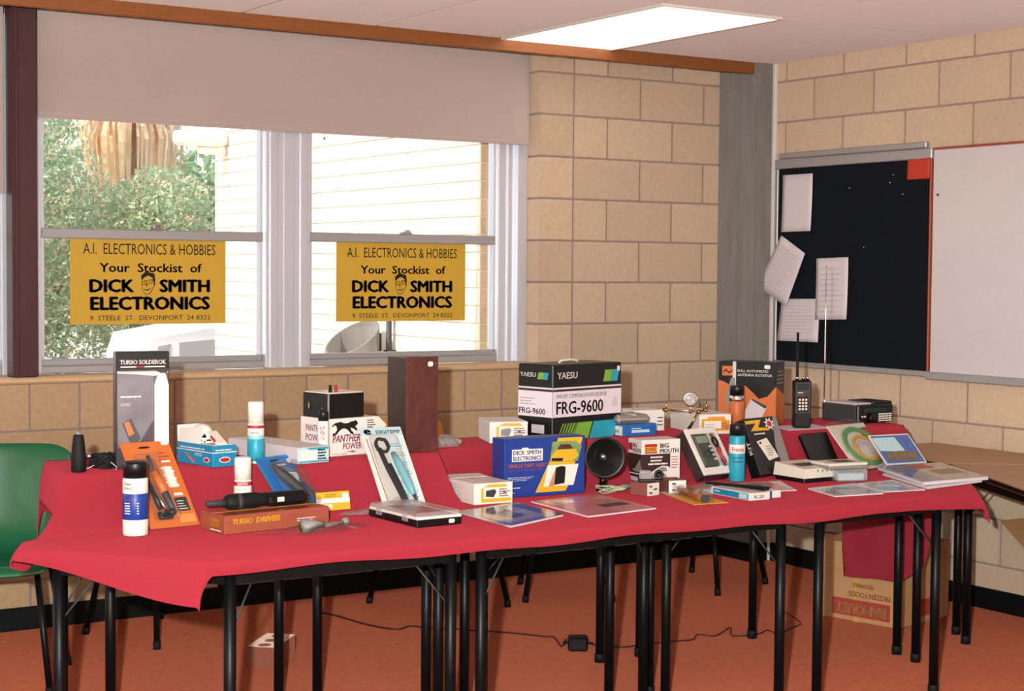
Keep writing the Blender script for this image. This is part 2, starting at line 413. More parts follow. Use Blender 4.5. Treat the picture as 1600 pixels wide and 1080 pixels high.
# ------------------------------------------------------------------ outdoors
struct('ground_outside', gbox(-30, 40, .36, 60, -.6, -.4), M_ASPH)
struct('eave', gbox(-8.3, 1.3, .3, .52, 2.5, 2.62), M_WHITE)
struct('roof', gbox(-8.3, 1.3, -9.8, .5, 2.62, 3.0), M_ALUD)
wing = struct('wall_wing', gbox(-.19, .3, .362, 3.94, -.6, 3.6), M_PAINTM)
stuff_g = []; nb = 0
for c in range(-11, 36):
    z0 = 1.0+c*.09; off = .0 if c % 2 else -.2
    k = 0
    while True:
        a = .365+off+k*.4; b = a+.395; k += 1
        if a > 3.94: break
        a, b = max(a, .365), min(b, 3.945)
        if b-a < .03: continue
        if a < .52:  # tan strip by the jamb; the darker colour also deepens the faint eave shade
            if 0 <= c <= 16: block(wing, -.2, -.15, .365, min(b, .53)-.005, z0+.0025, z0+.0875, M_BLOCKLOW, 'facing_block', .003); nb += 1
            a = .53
            if b-a < .03: continue
        if 0 <= c <= 16 and nb < 290: block(wing, -.2, -.15, a, b, z0+.0025, z0+.0875, M_PAINT, 'facing_block', .002); nb += 1
        else: stuff_g.append(gbox(-.2, -.15, a, b, z0+.004, z0+.086))
st = obj('facing_block_far', stuff_g, M_PAINT, wing); st['kind'] = 'stuff'
# security light on the corner of the wing
e = thing('outdoor_light', 'white tube shaped outdoor light on the corner of the painted wing', 'light', (-.38, 3.75, 2.30))
obj('housing', glathe([(.02, -.19), (.045, -.18), (.055, -.1), (.055, .1), (.045, .17), (.02, .18)], 18, (0, 0, 0), 'x'), M_WHITE, e, True)
obj('bracket', [gbox(-.02, .17, -.02, .02, -.1, -.055, .005)], M_CREAM, e)
# slanted open pipe beside the wing
e = thing('outdoor_pipe', 'grey slant cut pipe opening seen outside through the right window', 'pipe', (-.41, 1.52, -.4))
v = []; f = []; n = 28
for (rad, hb) in ((.15, 0), (.15, 1), (.138, 1), (.138, .3)):
    for i in range(n):
        a = 2*math.pi*i/n; x, y = rad*math.cos(a), rad*math.sin(a)
        top = 1.475+.61*x+.2*y
        v.append((x, y, hb*top if hb != .3 else 1.0))
for k in range(3):
    for i in range(n): f.append((k*n+i, k*n+(i+1) % n, (k+1)*n+(i+1) % n, (k+1)*n+i))
f.append(tuple(3*n+i for i in range(n)))
obj('pipe_wall', (v, f), M_CONC, e, True)
obj('strap', gbox(.148, .175, -.02, .02, 1.4, 1.5, .004), M_DGREY, e)
e = thing('downpipe', 'short dark vertical pipe on the painted wing under the right sign', 'pipe', (-.235, 1.42, -.4))
obj('tube', gtube([(0, 0, 0), (0, 0, 1.62)], .016, 8), M_DGREY, e, True)
obj('clip', gbox(-.02, .04, -.022, .022, 1.38, 1.41, .003), M_DGREY, e)
# trees
M_LEAF = vary(mat('leaf_green', '#b2c69e', .7, noise=.4, nscale=2.2, trans=.45), .12)
M_LEAF2 = mat('leaf_yellow_green', '#e0dcae', .7, noise=.3, nscale=3, trans=.35)
M_LEAF3 = mat('leaf_rust', '#e8c6a4', .7, noise=.3, nscale=3, trans=.35)
M_BARK = mat('bark', '#b09a84', .9, noise=.2, nscale=20)
M_STRAW = mat('dry_frond', '#fbdcb8', .8, noise=.25, nscale=6, trans=.45)
def leaves(cl, n, sz, seed):
    rn = random.Random(seed); v = []; f = []
    for i in range(n):
        c, rad = rn.choice(cl)
        d = Vector((rn.gauss(0, 1), rn.gauss(0, 1), rn.gauss(0, 1))).normalized()*(rn.random()**.45)
        p = Vector(c)+Vector((d.x*rad[0], d.y*rad[1], d.z*rad[2]))
        a = Vector((rn.gauss(0, 1), rn.gauss(0, 1), rn.gauss(0, 1))).normalized(); b = a.orthogonal().normalized()
        b.rotate(Matrix.Rotation(rn.random()*6.28, 3, a)); s = sz*rn.uniform(.6, 1.4); m_ = a.cross(b)*.12*s
        o = len(v); v += [tuple(p-a*s), tuple(p+b*s*.42+m_), tuple(p+a*s), tuple(p-b*s*.42+m_)]; f.append((o, o+1, o+2, o+3))
    return v, f
def tree(name, lbl, base, cl, n, sz, seed, mats):
    e = thing(name, lbl, 'tree', base, group=None)
    b = Vector(base)
    rel = [((c[0]-b.x, c[1]-b.y, c[2]-b.z), r_) for c, r_ in cl]
    g = [gtube([(0, 0, 0), (.05, .03, 1.0), (0, .05, 1.9)], [.13, .1, .07], 8)]
    for c, r_ in rel: g.append(gtube([(0, 0, .9), (c[0]*.5, c[1]*.5, .9+(c[2]-.9)*.45), c], [.05, .035, .012], 5))
    obj('trunk', g, M_BARK, e, True)
    for k, (m_, fr_) in enumerate(mats):
        o = obj('foliage', leaves(rel, int(n*fr_), sz, seed+k), m_, e); o['kind'] = 'stuff'
    return e
tree('leafy_tree', 'big pale green leafy tree filling the left window', (-.6, 10.0, -.4),
     [((-1.85, 10.15, 2.31), (1.26, 1.00, 1.15)), ((-0.82, 9.67, 1.51), (1.03, 0.90, 1.03)), ((0.08, 9.51, 2.19), (0.91, 0.80, 0.80)), ((0.86, 9.56, 1.51), (0.85, 0.80, 0.85)), ((1.47, 9.41, 1.96), (0.57, 0.70, 0.51)), ((-0.38, 9.95, 3.22), (1.26, 1.00, 0.80)), ((-1.62, 10.14, 1.05), (1.26, 0.90, 0.92)), ((0.30, 9.59, 0.94), (1.25, 0.80, 0.63)), ((2.06, 9.89, 1.34), (0.79, 0.80, 0.56))],
     42000, .032, 11, [(M_LEAF, .66), (M_LEAF2, .24), (M_LEAF3, .10)])
tree('far_tree', 'taller darker tree standing behind the pale leafy tree', (-1.5, 17.0, -.4),
     [((-1.5, 17, 2.4), (2.5, 1, 3)), ((2.2, 17, 2.2), (2.5, 1, 2.6)), ((4.6, 16.2, 1.6), (1.6, 1, 1.6))], 9000, .13, 31, [(M_LEAF, .8), (M_LEAF2, .2)])
e = thing('dry_palm', 'dry tan palm fronds hanging under the blind in the left window', 'palm', (1.62, 10.65, -.4))
obj('trunk', gtube([(0, 0, 0), (.03, 0, 2.2), (0, 0, 4.2)], [.2, .17, .15], 10), M_BARK, e, True)
rn = random.Random(5); g = []
for k in range(150):
    a = rn.uniform(0, 6.28); x, y = math.cos(a), math.sin(a); L = rn.uniform(1.3, 1.95); wd = rn.uniform(.015, .035); r0 = rn.uniform(.1, .2); sp = rn.uniform(.2, .5)
    t = Vector((-y, x, 0))*wd; p0 = Vector((x*r0, y*r0, 4.1)); p1 = Vector((x*(r0+sp), y*(r0+sp), 4.1-L*.5)); p2 = Vector((x*(r0+sp*.75), y*(r0+sp*.75), 4.1-L))
    g.append(([tuple(p0-t), tuple(p0+t), tuple(p1-t), tuple(p1+t), tuple(p2)], [(0, 1, 3, 2), (2, 3, 4)]))
o = obj('dead_frond_skirt', g, M_STRAW, e); o['kind'] = 'stuff'
# cars: side profile extruded, windows let in
M_CARW = mat('white_car_paint', '#f2ece4', .3, coat=.5); M_CARP = mat('pale_pink_car_paint', '#e2c6c0', .3, coat=.5); M_CARG = mat('car_glass', '#b3aca2', .15)
def car(lbl, X, Y, yaw, paint, body, wins, ws):
    e = thing('car', lbl, 'car', (X, Y, -.4), yaw); L = body[-1][0]
    fr = (V3(0, -.8, 0), V3(1, 0, 0), V3(0, 0, 1), V3(0, -1, 0))
    obj('body', gext(body, fr, -1.6, 0), paint, e)
    for a, b in ((-.016, .004), (-1.604, -1.584)):
        for wn in wins: obj('side_window', gext(wn, fr, a, b), M_CARG, e)
    (xa, za), (xb, zb) = ws; d_ = V3(xb-xa, 0, zb-za); n_ = V3(-(zb-za), 0, xb-xa).normalized()
    if n_.z < 0: n_ = -n_
    wf = (V3(xa, 0, za), V3(0, -1, 0), d_.normalized(), n_); ln = d_.length
    obj('windscreen', gext([(-.7, .06), (.7, .06), (.62, ln-.06), (-.62, ln-.06)], wf, -.01, .006), M_CARG, e)
    for x in (.75, L-.75):
        for y in (-.74, .74): obj('wheel', glathe([(.1, -.08), (.28, -.08), (.3, -.05), (.3, .05), (.28, .08), (.1, .08)], 16, (x, y, .3), 'y'), M_RUB, e, True)
    for y in (-.55, .55): obj('headlamp', glathe([(.09, -.02), (.08, .03)], 12, (L, y, .7), 'x'), M_STEEL, e, True)
    return e
car('white van parked below the left window sign', .22, 6.9, -8, M_CARW, [(0, .35), (.0, 1.1), (.06, 1.28), (.5, 1.36), (1.4, 1.42), (2.9, 1.40), (3.5, .98), (4.3, .86), (4.4, .35)],
    [[(.08, .98), (.1, 1.22), (.2, 1.24), (.2, .98)], [(.27, .98), (.27, 1.25), (.62, 1.28), (.68, .98)], [(.8, .98), (.8, 1.29), (1.7, 1.33), (1.7, .98)], [(1.8, .98), (1.8, 1.33), (2.8, 1.31), (3.2, .98)]], ((3.5, .98), (2.9, 1.40)))
car('pale pink four wheel drive at the bottom left of the left window', -2.95, 8.75, -38, M_CARP, [(0, .4), (0, 1.3), (.1, 1.7), (1.3, 1.74), (1.75, 1.3), (2.6, 1.16), (2.9, 1.05), (2.95, .4)],
    [[(.15, 1.15), (.2, 1.6), (.75, 1.62), (.75, 1.15)], [(.85, 1.15), (.85, 1.62), (1.25, 1.64), (1.6, 1.28), (1.6, 1.15)]], ((1.75, 1.3), (1.3, 1.74)))

# ------------------------------------------------------------------ signs on the glass
def sign(lbl, x0, x1, z0, z1):
    wd, ht = x1-x0, z1-z0
    e = thing('window_sign', lbl, 'sign', (x0, .158, z0), group=None)
    obj('sign_sheet', gbox(0, wd, -.0012, .0008, 0, ht), M_SIGN, e)
    fr = (V3(0, -.0012, 0), V3(1, 0, 0), V3(0, 0, 1), V3(0, -1, 0)); U = wd; H = ht
    text(e, 'A.I.  ELECTRONICS & HOBBIES', fr, .08*U, .805*H, .85*U, .125*H, M_INK, .0)
    text(e, 'Your  Stockist  of', fr, .18*U, .60*H, .66*U, .105*H, M_INK, .022)
    text(e, 'DICK', fr, .115*U, .365*H, .285*U, .155*H, M_INK, .05)
    text(e, 'SMITH', fr, .56*U, .365*H, .335*U, .155*H, M_INK, .05)
    text(e, 'ELECTRONICS', fr, .12*U, .16*H, .775*U, .16*H, M_INK, .05)
    text(e, '9  STEELE  ST.  DEVONPORT  24 8322', fr, .12*U, .045*H, .775*U, .055*H, M_INK, .0)
    cu, cv, s = .485*U, .47*H, .13*H                         # line-drawn face emblem
    def q(pts): return [(cu+a*s, cv+b*s) for a, b in pts]
    obj('emblem', [gext(q(p), fr, .0006, .0011) for p in (
        [(-.55, .25), (-.62, .7), (-.2, 1.05), (.2, .98), (.62, .9), (.72, .3), (.6, -.05), (.5, .45), (.1, .72), (-.3, .55)],
        [(-.5, .22), (-.05, .3), (-.05, .24), (-.5, .15)], [(.1, .32), (.52, .38), (.52, .3), (.1, .25)],
        [(-.5, .15), (-.46, .15), (-.42, -.12), (-.46, -.12)], [(-.46, -.12), (-.1, -.1), (-.1, -.05), (-.46, -.07)], [(-.1, -.1), (-.06, -.1), (-.03, .26), (-.07, .26)],
        [(.1, .27), (.14, .27), (.16, -.05), (.12, -.05)], [(.14, -.05), (.46, .0), (.46, .05), (.14, 0)], [(.46, .0), (.5, .0), (.53, .32), (.48, .32)],
        [(-.3, .1), (-.2, .1), (-.2, .02), (-.3, .02)], [(.26, .16), (.36, .16), (.36, .08), (.26, .08)],
        [(-.02, .0), (.04, .0), (-.06, -.28), (-.14, -.28)], [(-.35, -.48), (.0, -.55), (.3, -.38), (.28, -.46), (0, -.66), (-.33, -.55)],
        [(-.58, .2), (-.54, .2), (-.5, -.5), (-.54, -.5)], [(-.54, -.5), (-.5, -.5), (-.15, -1.0), (-.2, -1.02)], [(-.2, -1.02), (-.16, -.97), (.2, -.88), (.22, -.93)], [(.22, -.93), (.18, -.88), (.58, -.2), (.64, -.2)], [(.58, .1), (.7, .15), (.68, -.2), (.58, -.2)])], M_INK, e)
sign('yellow shop sign taped in the left window in front of the tree', -2.411, -1.726, 1.212, 1.576)
sign('yellow shop sign taped in the right window in front of the white wall', -1.191, -.511, 1.212, 1.575)

# ------------------------------------------------------------------ boards and papers on the right wall
M_RUSTF = mat('rust_timber', '#a9543a', .5)
e = thing('notice_board', 'large black felt notice board on the right wall', 'notice board', (1.021, -.325, 1.0), -90)
L = 1.035                                                  # local x runs along -y of the room, local y out of the wall is negative
obj('felt_panel', gbox(.022, L-.012, -.022, 0, .014, .972), M_BLACKF, e)
obj('frame_rail', gbox(0, L, -.034, 0, .962, 1.008, .004), M_ALUD, e); obj('frame_rail', gbox(.02, L-.04, -.028, 0, 1.012, 1.04, .004), M_ALUD, e)
obj('frame_rail', gbox(0, L+.01, -.034, 0, -.012, .014, .004), M_ALUD, e); obj('frame_stile', gbox(0, .022, -.03, 0, .014, .962, .003), M_ALUD, e)
obj('frame_stile', gbox(L-.012, L-.003, -.03, 0, .014, .985, .002), M_RUSTF, e)
for (a, b) in ((.52, .90), (.78, .915), (.80, .95), (.62, .62), (.86, .86)): obj('drawing_pin', gsphere((a, -.026, b-.05), .004, 5), M_STEEL, e)
e = thing('whiteboard', 'white board beside the black notice board on the right wall', 'whiteboard', (1.021, -1.365, 1.0), -90)
obj('board_panel', gbox(0, 2.4, -.024, 0, .012, 1.0, .002), M_WB, e); obj('frame_rail', gbox(0, 2.4, -.03, 0, 1.0, 1.01, .002), M_RUSTF, e)
obj('pen_tray', gbox(0, 2.4, -.055, 0, -.02, .012, .004), M_ALUD, e); obj('drawing_pin', gsphere((.03, -.026, .8), .006, 5), M_DGREY, e)
def paper(lbl, pts, m, x=.990, rows_=0, ang=None, curl=.01):
    """sheet pinned to the board, corners given as (y, z): top-left, top-right, bottom-right, bottom-left as seen from the room"""
    cy = sum(p[0] for p in pts)/4; cz = sum(p[1] for p in pts)/4
    e = thing('pinned_paper', lbl, 'paper', (x, cy, cz))
    tl, tr, br, bl = [Vector((0, a-cy, b-cz)) for a, b in pts]; n = 8; v = []; f = []
    for j in range(n+1):
        for i in range(n+1):
            s, t = i/n, j/n; p = tl*(1-s)*(1-t)+tr*s*(1-t)+br*s*t+bl*(1-s)*t
            v.append((-curl*(t**2)*(1 if ang is None else .4)-curl*.5*s*s*(1-t), p.y, p.z))
    for j in range(n):
        for i in range(n): a = j*(n+1)+i; f.append((a, a+1, a+n+2, a+n+1))
    o = obj('sheet', (v, f), m, e, True); sm = o.modifiers.new('s', 'SOLIDIFY'); sm.thickness = .0012
    if rows_:
        r_ = (tr-tl).normalized(); u_ = (tl-bl).normalized(); fr = (bl+V3(-curl*.75-.004, 0, 0), r_, u_+V3(curl*.75/max(.1, (tl-bl).length), 0, 0), V3(-1, 0, 0))
        lines(e, fr, (tr-tl).length*.14, (tl-bl).length*.12, (tr-tl).length*.9, (tl-bl).length*.9, rows_, M_GREYW, .28)
    obj('drawing_pin', gsphere(((tl+tr)*.5+V3(-.004, 0, -.008))[:], .004, 5), M_STEEL, e)
paper('plain white sheet at the top left of the notice board', [(-.384, 1.93), (-.603, 1.93), (-.598, 1.652), (-.388, 1.65)], M_WHITEP)
paper('tilted sheet of columns hanging over the notice board edge', [(-.400, 1.633), (-.576, 1.544), (-.445, 1.286), (-.225, 1.378)], M_WHITEP, .972, 14, 1)
paper('white typed sheet pinned upright right of the tilted sheet', [(-.639, 1.519), (-.86, 1.525), (-.859, 1.232), (-.646, 1.224)], M_WHITEP, .984, 9)
paper('lowest typed sheet on the notice board, below the tilted sheet', [(-.388, 1.32), (-.661, 1.325), (-.662, 1.115), (-.368, 1.113)], M_WHITEP, .990, 10)
paper('small red card in the top right corner of the notice board', [(-1.215, 1.968), (-1.352, 1.966), (-1.352, 1.873), (-1.216, 1.873)], mat('red_card', '#c8402f', .7), .990, 0, None, .004)

# ------------------------------------------------------------------ tables
def table(lbl, top, legs, h=.70, m=M_TABLE):
    cx = sum(p[0] for p in top)/len(top); cy = sum(p[1] for p in top)/len(top)
    e = thing('school_table', lbl, 'table', (cx, cy, 0))
    t = [(a-cx, b-cy) for a, b in top]
    obj('table_top', gprism(t, h-.024, h-.002), m if 'bare' in lbl else M_BLACKM, e); obj('edge_strip', gprism([(a*1.004, b*1.004) for a, b in t], h-.022, h-.006), M_BLACK, e)
    lg = [(a-cx, b-cy) for a, b in legs]
    g = []
    for (a, b), (c, d) in zip(lg, lg[1:]+lg[:1]):
        dx, dy = c-a, d-b; ln = math.hypot(dx, dy); nx, ny = -dy/ln*.012, dx/ln*.012
        g.append(gprism([(a-nx, b-ny), (c-nx, d-ny), (c+nx, d+ny), (a+nx, b+ny)], h-.068, h-.026))
    obj('apron', g, M_BLACKM, e)
    for a, b in lg:
        l_ = obj('leg', gtube([(a, b, .02), (a, b, h-.026)], .0165, 10), M_BLACKM, e, True)
        obj('foot_cap', glathe([(.019, 0), (.0195, .03), (.0185, .032)], 10, (a, b, 0)), M_RUB, l_, True)
        k_ = math.hypot(a, b); obj('stay', gtube([(a, b, h-.2), (a-a/k_*.12, b-b/k_*.12, h-.05)], .003, 6), M_DGREY, l_, True)
    return e
table('cloth covered table at the front left', [(-2.94, -2.655), (-2.16, -2.655), (-1.965, -2.185), (-3.27, -2.185)], [(-2.88, -2.60), (-2.215, -2.60), (-2.045, -2.24), (-3.215, -2.24)])
table('cloth covered table at the front middle', [(-2.15, -2.655), (-.93, -2.655), (-1.19, -2.185), (-1.955, -2.185)], [(-2.115, -2.60), (-.985, -2.60), (-1.26, -2.24), (-1.885, -2.24)])
table('cloth covered table at the front right', [(-.92, -2.655), (-.215, -2.655), (.085, -2.185), (-1.18, -2.185)], [(-.82, -2.60), (-.275, -2.60), (.022, -2.235), (-1.165, -2.24)])
table('cloth covered table at the rear left', [(-3.22, -2.165), (-1.95, -2.165), (-2.225, -1.565), (-2.92, -1.565)], [(-3.165, -2.105), (-2.01, -2.105), (-2.29, -1.62), (-2.86, -1.62)])
table('cloth covered table at the rear middle', [(-1.935, -2.165), (-1.225, -2.165), (-.94, -1.565), (-2.21, -1.565)], [(-1.87, -2.105), (-1.30, -2.105), (-.997, -1.632), (-2.15, -1.62)])
table('cloth covered table at the rear right', [(-1.21, -2.165), (.115, -2.165), (-.175, -1.565), (-.925, -1.565)], [(-1.13, -2.105), (.054, -2.108), (-.239, -1.613), (-.813, -1.633)])
table('bare brown table against the right wall behind the magazines', [(.46, -1.40), (1.0, -1.40), (1.0, -2.48), (.44, -1.985)], [(.52, -1.46), (.94, -1.46), (.94, -2.14), (.52, -1.98)])
table('bare brown table at the right edge of the picture', [(.435, -2.0), (1.0, -2.495), (1.0, -3.3), (-.11, -3.0)], [(.42, -2.12), (.94, -2.72), (.94, -3.2), (.02, -2.95)])

# ------------------------------------------------------------------ the red cloth over a raised rear shelf
ZF, ZR = .703, .853
def lerp(a, b, t): return a+(b-a)*t
def pw(x, pts):
    if x <= pts[0][0]: return pts[0][1]
    for (a, b), (c, d) in zip(pts, pts[1:]):
        if x <= c: t = (x-a)/(c-a); return lerp(b, d, t*t*(3-2*t))
    return pts[-1][1]
def pl(x, pts):
    if x <= pts[0][0]: return pts[0][1]
    for (a, b), (c, d) in zip(pts, pts[1:]):
        if x <= c: return lerp(b, d, (x-a)/(c-a))
    return pts[-1][1]
def riser(x): return pw(x, [(-3.2, -1.92), (-2.7, -1.92), (-2.52, -1.965), (-2.2, -1.965), (-2.1, -1.93), (-1.88, -1.93), (-1.79, -1.82), (-.85, -1.80), (-.68, -1.90), (.3, -1.92)])
def run(x): return pw(x, [(-3.2, .13), (-2.3, .13), (-2.1, .18), (-1.9, .18), (-1.8, .075), (-.2, .085), (.0, .11), (.3, .11)])
def XL(y): return pl(y, [(-2.665, -2.965), (-2.2, -3.285), (-2.1, -3.27), (-1.98, -3.13), (-1.93, -3.10), (-1.5, -3.03)])
def XR(y): return pl(y, [(-2.665, -.15), (-2.45, .05), (-2.2, .19), (-1.98, .26), (-1.5, .27)])
def cz(x, y):
    r = riser(x); rw = run(x); t = min(1, max(0, (y-(r-rw))/rw)); s = .6*t+.4*t*t*(3-2*t)
    wob = .0022*math.sin(x*9+y*7)*math.sin(y*11-x*3)*(1-s)*s*4
    return ZF+(ZR-ZF)*s+wob
NX, NY, KF, KS = 150, 64, 3, 8
def hl(y): return pw(y, [(-2.665, .105), (-2.2, .03), (-2.0, .10), (-1.85, .13), (-1.5, .12)])
def hr(y): return pl(y, [(-2.665, .10), (-2.4, .11), (-2.2, .13), (-2.12, .22), (-1.98, .5), (-1.92, .63), (-1.57, .66), (-1.55, .15), (-1.5, .12)])
def hf(x): return .030+.004*math.sin(x*5.2)+.003*math.sin(x*13+1)+pw(x, [(-2.95, .0), (-2.7, .0), (-.5, .012), (-.14, .035)])
v = []; f = []; W = NX+1+2*KS
for j in range(-KF, NY+1+KF):
    t = min(1, max(0, j/NY)); y0 = lerp(-2.665, -1.53, t)
    bf = max(0, -j)/KF; bb = max(0, j-NY)/KF
    for i in range(-KS, NX+1+KS):
        s = min(1, max(0, i/NX)); x = lerp(XL(y0), XR(y0), s); z = cz(x, y0); y = y0
        al = max(0, -i)/KS; ar = max(0, i-NX)/KS
        if bf: y -= .022*math.sin(bf*1.57); z -= hf(x)*bf**1.4*(1-.8*max(al, ar))
        if bb: y += .02*math.sin(bb*1.57); z -= .16*bb
        if al: o_ = (.05 if y0 < -2.0 else .025)*math.sin(al*1.57); x -= o_*.86; y -= o_*.35; z -= hl(y0)*al**1.2
        if ar:
            o_ = (.055 if y0 < -2.22 else .02)*math.sin(ar*1.57); x += o_; z -= hr(y0)*ar**1.15
            x += .012*math.sin(y0*24)*ar
        v.append((x, y, z))
H = NY+1+2*KF
for j in range(H-1):
    for i in range(W-1): a = j*W+i; f.append((a, a+1, a+W+1, a+W))
cl = obj('tablecloth', (v, f), M_RED, None, True); sm = cl.modifiers.new('s', 'SOLIDIFY'); sm.thickness = .0025; sm.offset = -1
tag(cl, 'red cloth draped over the row of tables and their raised back step', 'tablecloth')

# ------------------------------------------------------------------ chairs
def chair(lbl, X, Y, yaw, shell, legs=True, sh=.44, name='plastic_chair'):
    """one-piece plastic shell on splayed black tube legs, seat front towards local -y"""
    e = thing(name, lbl, 'chair', (X, Y, 0), yaw)
    prof = [(-.235, sh-.035), (-.225, sh-.006), (-.19, sh+.004), (-.08, sh-.008), (.06, sh-.018), (.15, sh-.01), (.195, sh+.03), (.215, sh+.09), (.235, sh+.2), (.255, sh+.32), (.265, sh+.365), (.272, sh+.37)]
    n = 14; v = []; f = []
    for k, (y, z) in enumerate(prof):
        hw = .205+(.012 if k > 5 else 0)-(.02 if k in (0, 11) else 0)-(.006 if k == 10 else 0)
        for i in range(n+1):
            s = -1+2*i/n; dish = (s*s)
            v.append((hw*s, y-(dish*.03 if k > 6 else 0), z+(dish*.014 if k <= 5 else 0)-(dish**4*.02 if k >= 10 else 0)))
    for k in range(len(prof)-1):
        for i in range(n): a = k*(n+1)+i; f.append((a, a+1, a+n+2, a+n+1))
    o = obj('seat_shell', (v, f), shell, e, True); sm = o.modifiers.new('s', 'SOLIDIFY'); sm.thickness = .006
    sb = o.modifiers.new('b', 'SUBSURF'); sb.levels = 1; sb.render_levels = 1
    obj('seat_frame', [gtube([(-.15, -.16, sh-.035), (-.15, .15, sh-.04)], .011, 8), gtube([(.15, -.16, sh-.035), (.15, .15, sh-.04)], .011, 8), gtube([(-.15, -.1, sh-.037), (.15, -.1, sh-.037)], .009, 8)], M_BLACKM, e, True)
    for sx in (-1, 1):
        for sy in (-1, 1):
            l_ = obj('leg', gtube([(sx*.15, sy*.15, sh-.036), (sx*.2, sy*.225, .02)], .0115, 8), M_BLACKM, e, True)
            obj('foot_cap', gtube([(sx*.199, sy*.223, .03), (sx*.2015, sy*.227, 0)], .0145, 8), M_RUB, l_, True)
    return e
chair('green plastic chair at the left edge behind the table', -2.97, -.79, -25, M_GREENP)
chair('orange plastic chair half hidden behind the brown speaker', -.985, -.42, 10, M_ORANGEP, sh=.425)
def stool(lbl, X, Y, yaw, h=.46):
    e = thing('stool', lbl, 'stool', (X, Y, 0), yaw)
    obj('seat', gbox(-.17, .17, -.17, .17, h-.022, h, .008), M_DGREY, e)
    for sx in (-1, 1):
        for sy in (-1, 1):
            l_ = obj('leg', gtube([(sx*.13, sy*.13, h-.022), (sx*.19, sy*.21, .02)], .0115, 8), M_BLACKM, e, True)
            obj('foot_cap', gtube([(sx*.189, sy*.208, .03), (sx*.191, sy*.212, 0)], .0145, 8), M_RUB, l_, True)
stool('dark stool behind the middle tables', -.36, -.48, -30)
stool('dark stool behind the left tables', -2.22, -.34, 20)
stool('dark stool behind the right tables', .33, -.62, 15)

# ------------------------------------------------------------------ on the floor
e, fr = carton('cardboard_carton', 'big brown printed carton standing upside down under the right tables', 'carton', .335, -1.60, -77.9, 0, .412, .39, .327, M_KRAFT, bev=.004)
F_ = fr['F']; RR = fr['R']
up_fr = (F_[0]+F_[1]*.412+F_[2]*.327, -F_[1], -F_[2], F_[3])       # the printing is upside down
text(e, 'BANQUET', up_fr, .06, .245, .24, .05, M_KRAFT, .03, .0025, name='lettering')
patch(e, 'print_band', up_fr, rect(.04, .235, .32, .305), M_KRAFTR, .0012)
text(e, 'FROZEN FOODS', up_fr, .04, .20, .2, .022, M_KRAFTR, .01); text(e, 'PERISHABLE', up_fr, .12, .165, .1, .018, M_KRAFTR, .01)
patch(e, 'tape', F_, rect(.195, 0, .225, .327), mat('parcel_tape', '#c9a45c', .3), .0008)
obj('flap', [gbox(-.2, .2, -.004, .0, .21, .325, .001)], M_KRAFT, e); patch(e, 'print_band', RR, rect(.15, .03, .25, .1), M_KRAFTR, .001)
e, fr = carton('cardboard_carton', 'open brown carton cut off by the right edge of the picture', 'carton', .68, -2.42, -90, 0, .4, .3, .33, M_KRAFT, bev=.004)
obj('flap', ([(-.2, 0, .33), (-.2, .3, .33), (-.40, .26, .45), (-.40, .04, .45), (-.198, 0, .326), (-.198, .3, .326), (-.398, .26, .446), (-.398, .04, .446)], [(0, 1, 2, 3), (7, 6, 5, 4), (0, 3, 7, 4), (3, 2, 6, 7), (2, 1, 5, 6), (1, 0, 4, 5)]), M_KRAFT, e)
patch(e, 'yellow_print', fr['L'], rect(.02, .02, .28, .1), M_YELLOW, .001); lines(e, fr['F'], .03, .04, .2, .1, 2, M_BLUE, .4)

e = thing('clay_brick', 'three holed clay brick lying on the carpet under the left table', 'brick', (-2.03, -.99, 0), 47)
def brick_geo(l, wd, h, holes, rad):
    n = 16; g = []
    g.append(([(-l/2, -wd/2, 0), (l/2, -wd/2, 0), (l/2, wd/2, 0), (-l/2, wd/2, 0), (-l/2, -wd/2, h), (l/2, -wd/2, h), (l/2, wd/2, h), (-l/2, wd/2, h)], [(0, 1, 5, 4), (1, 2, 6, 5), (2, 3, 7, 6), (3, 0, 4, 7), (3, 2, 1, 0)]))
    return g
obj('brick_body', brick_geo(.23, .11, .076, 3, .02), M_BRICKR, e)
v = []; f = []; vh = []; fh = []                 # top face with three real holes
xs_ = [-.115, -.0385, .0385, .115]
for k in range(3):
    a, b = xs_[k], xs_[k+1]; cx = (a+b)/2; n = 16; o = len(v); oh = len(vh)
    cs = [(math.cos(2*math.pi*(i+.5)/n), math.sin(2*math.pi*(i+.5)/n)) for i in range(n)]
    for c, s_ in cs: m_ = max(abs(c)/((b-a)/2), abs(s_)/.055); v.append((cx+c/m_, s_/m_, .076))
    for c, s_ in cs: v.append((cx+.025*c, .025*s_, .076))
    for z in (.076, .002): vh += [(cx+.025*c, .025*s_, z) for c, s_ in cs]
    for i in range(n):
        j = (i+1) % n; f.append((o+i, o+j, o+n+j, o+n+i)); fh.append((oh+j, oh+i, oh+n+i, oh+n+j))
    fh.append(tuple(oh+n+i for i in range(n)))
obj('holed_top', (v, f), M_BRICKT, e); obj('core_holes', (vh, fh), M_BRICKR, e)

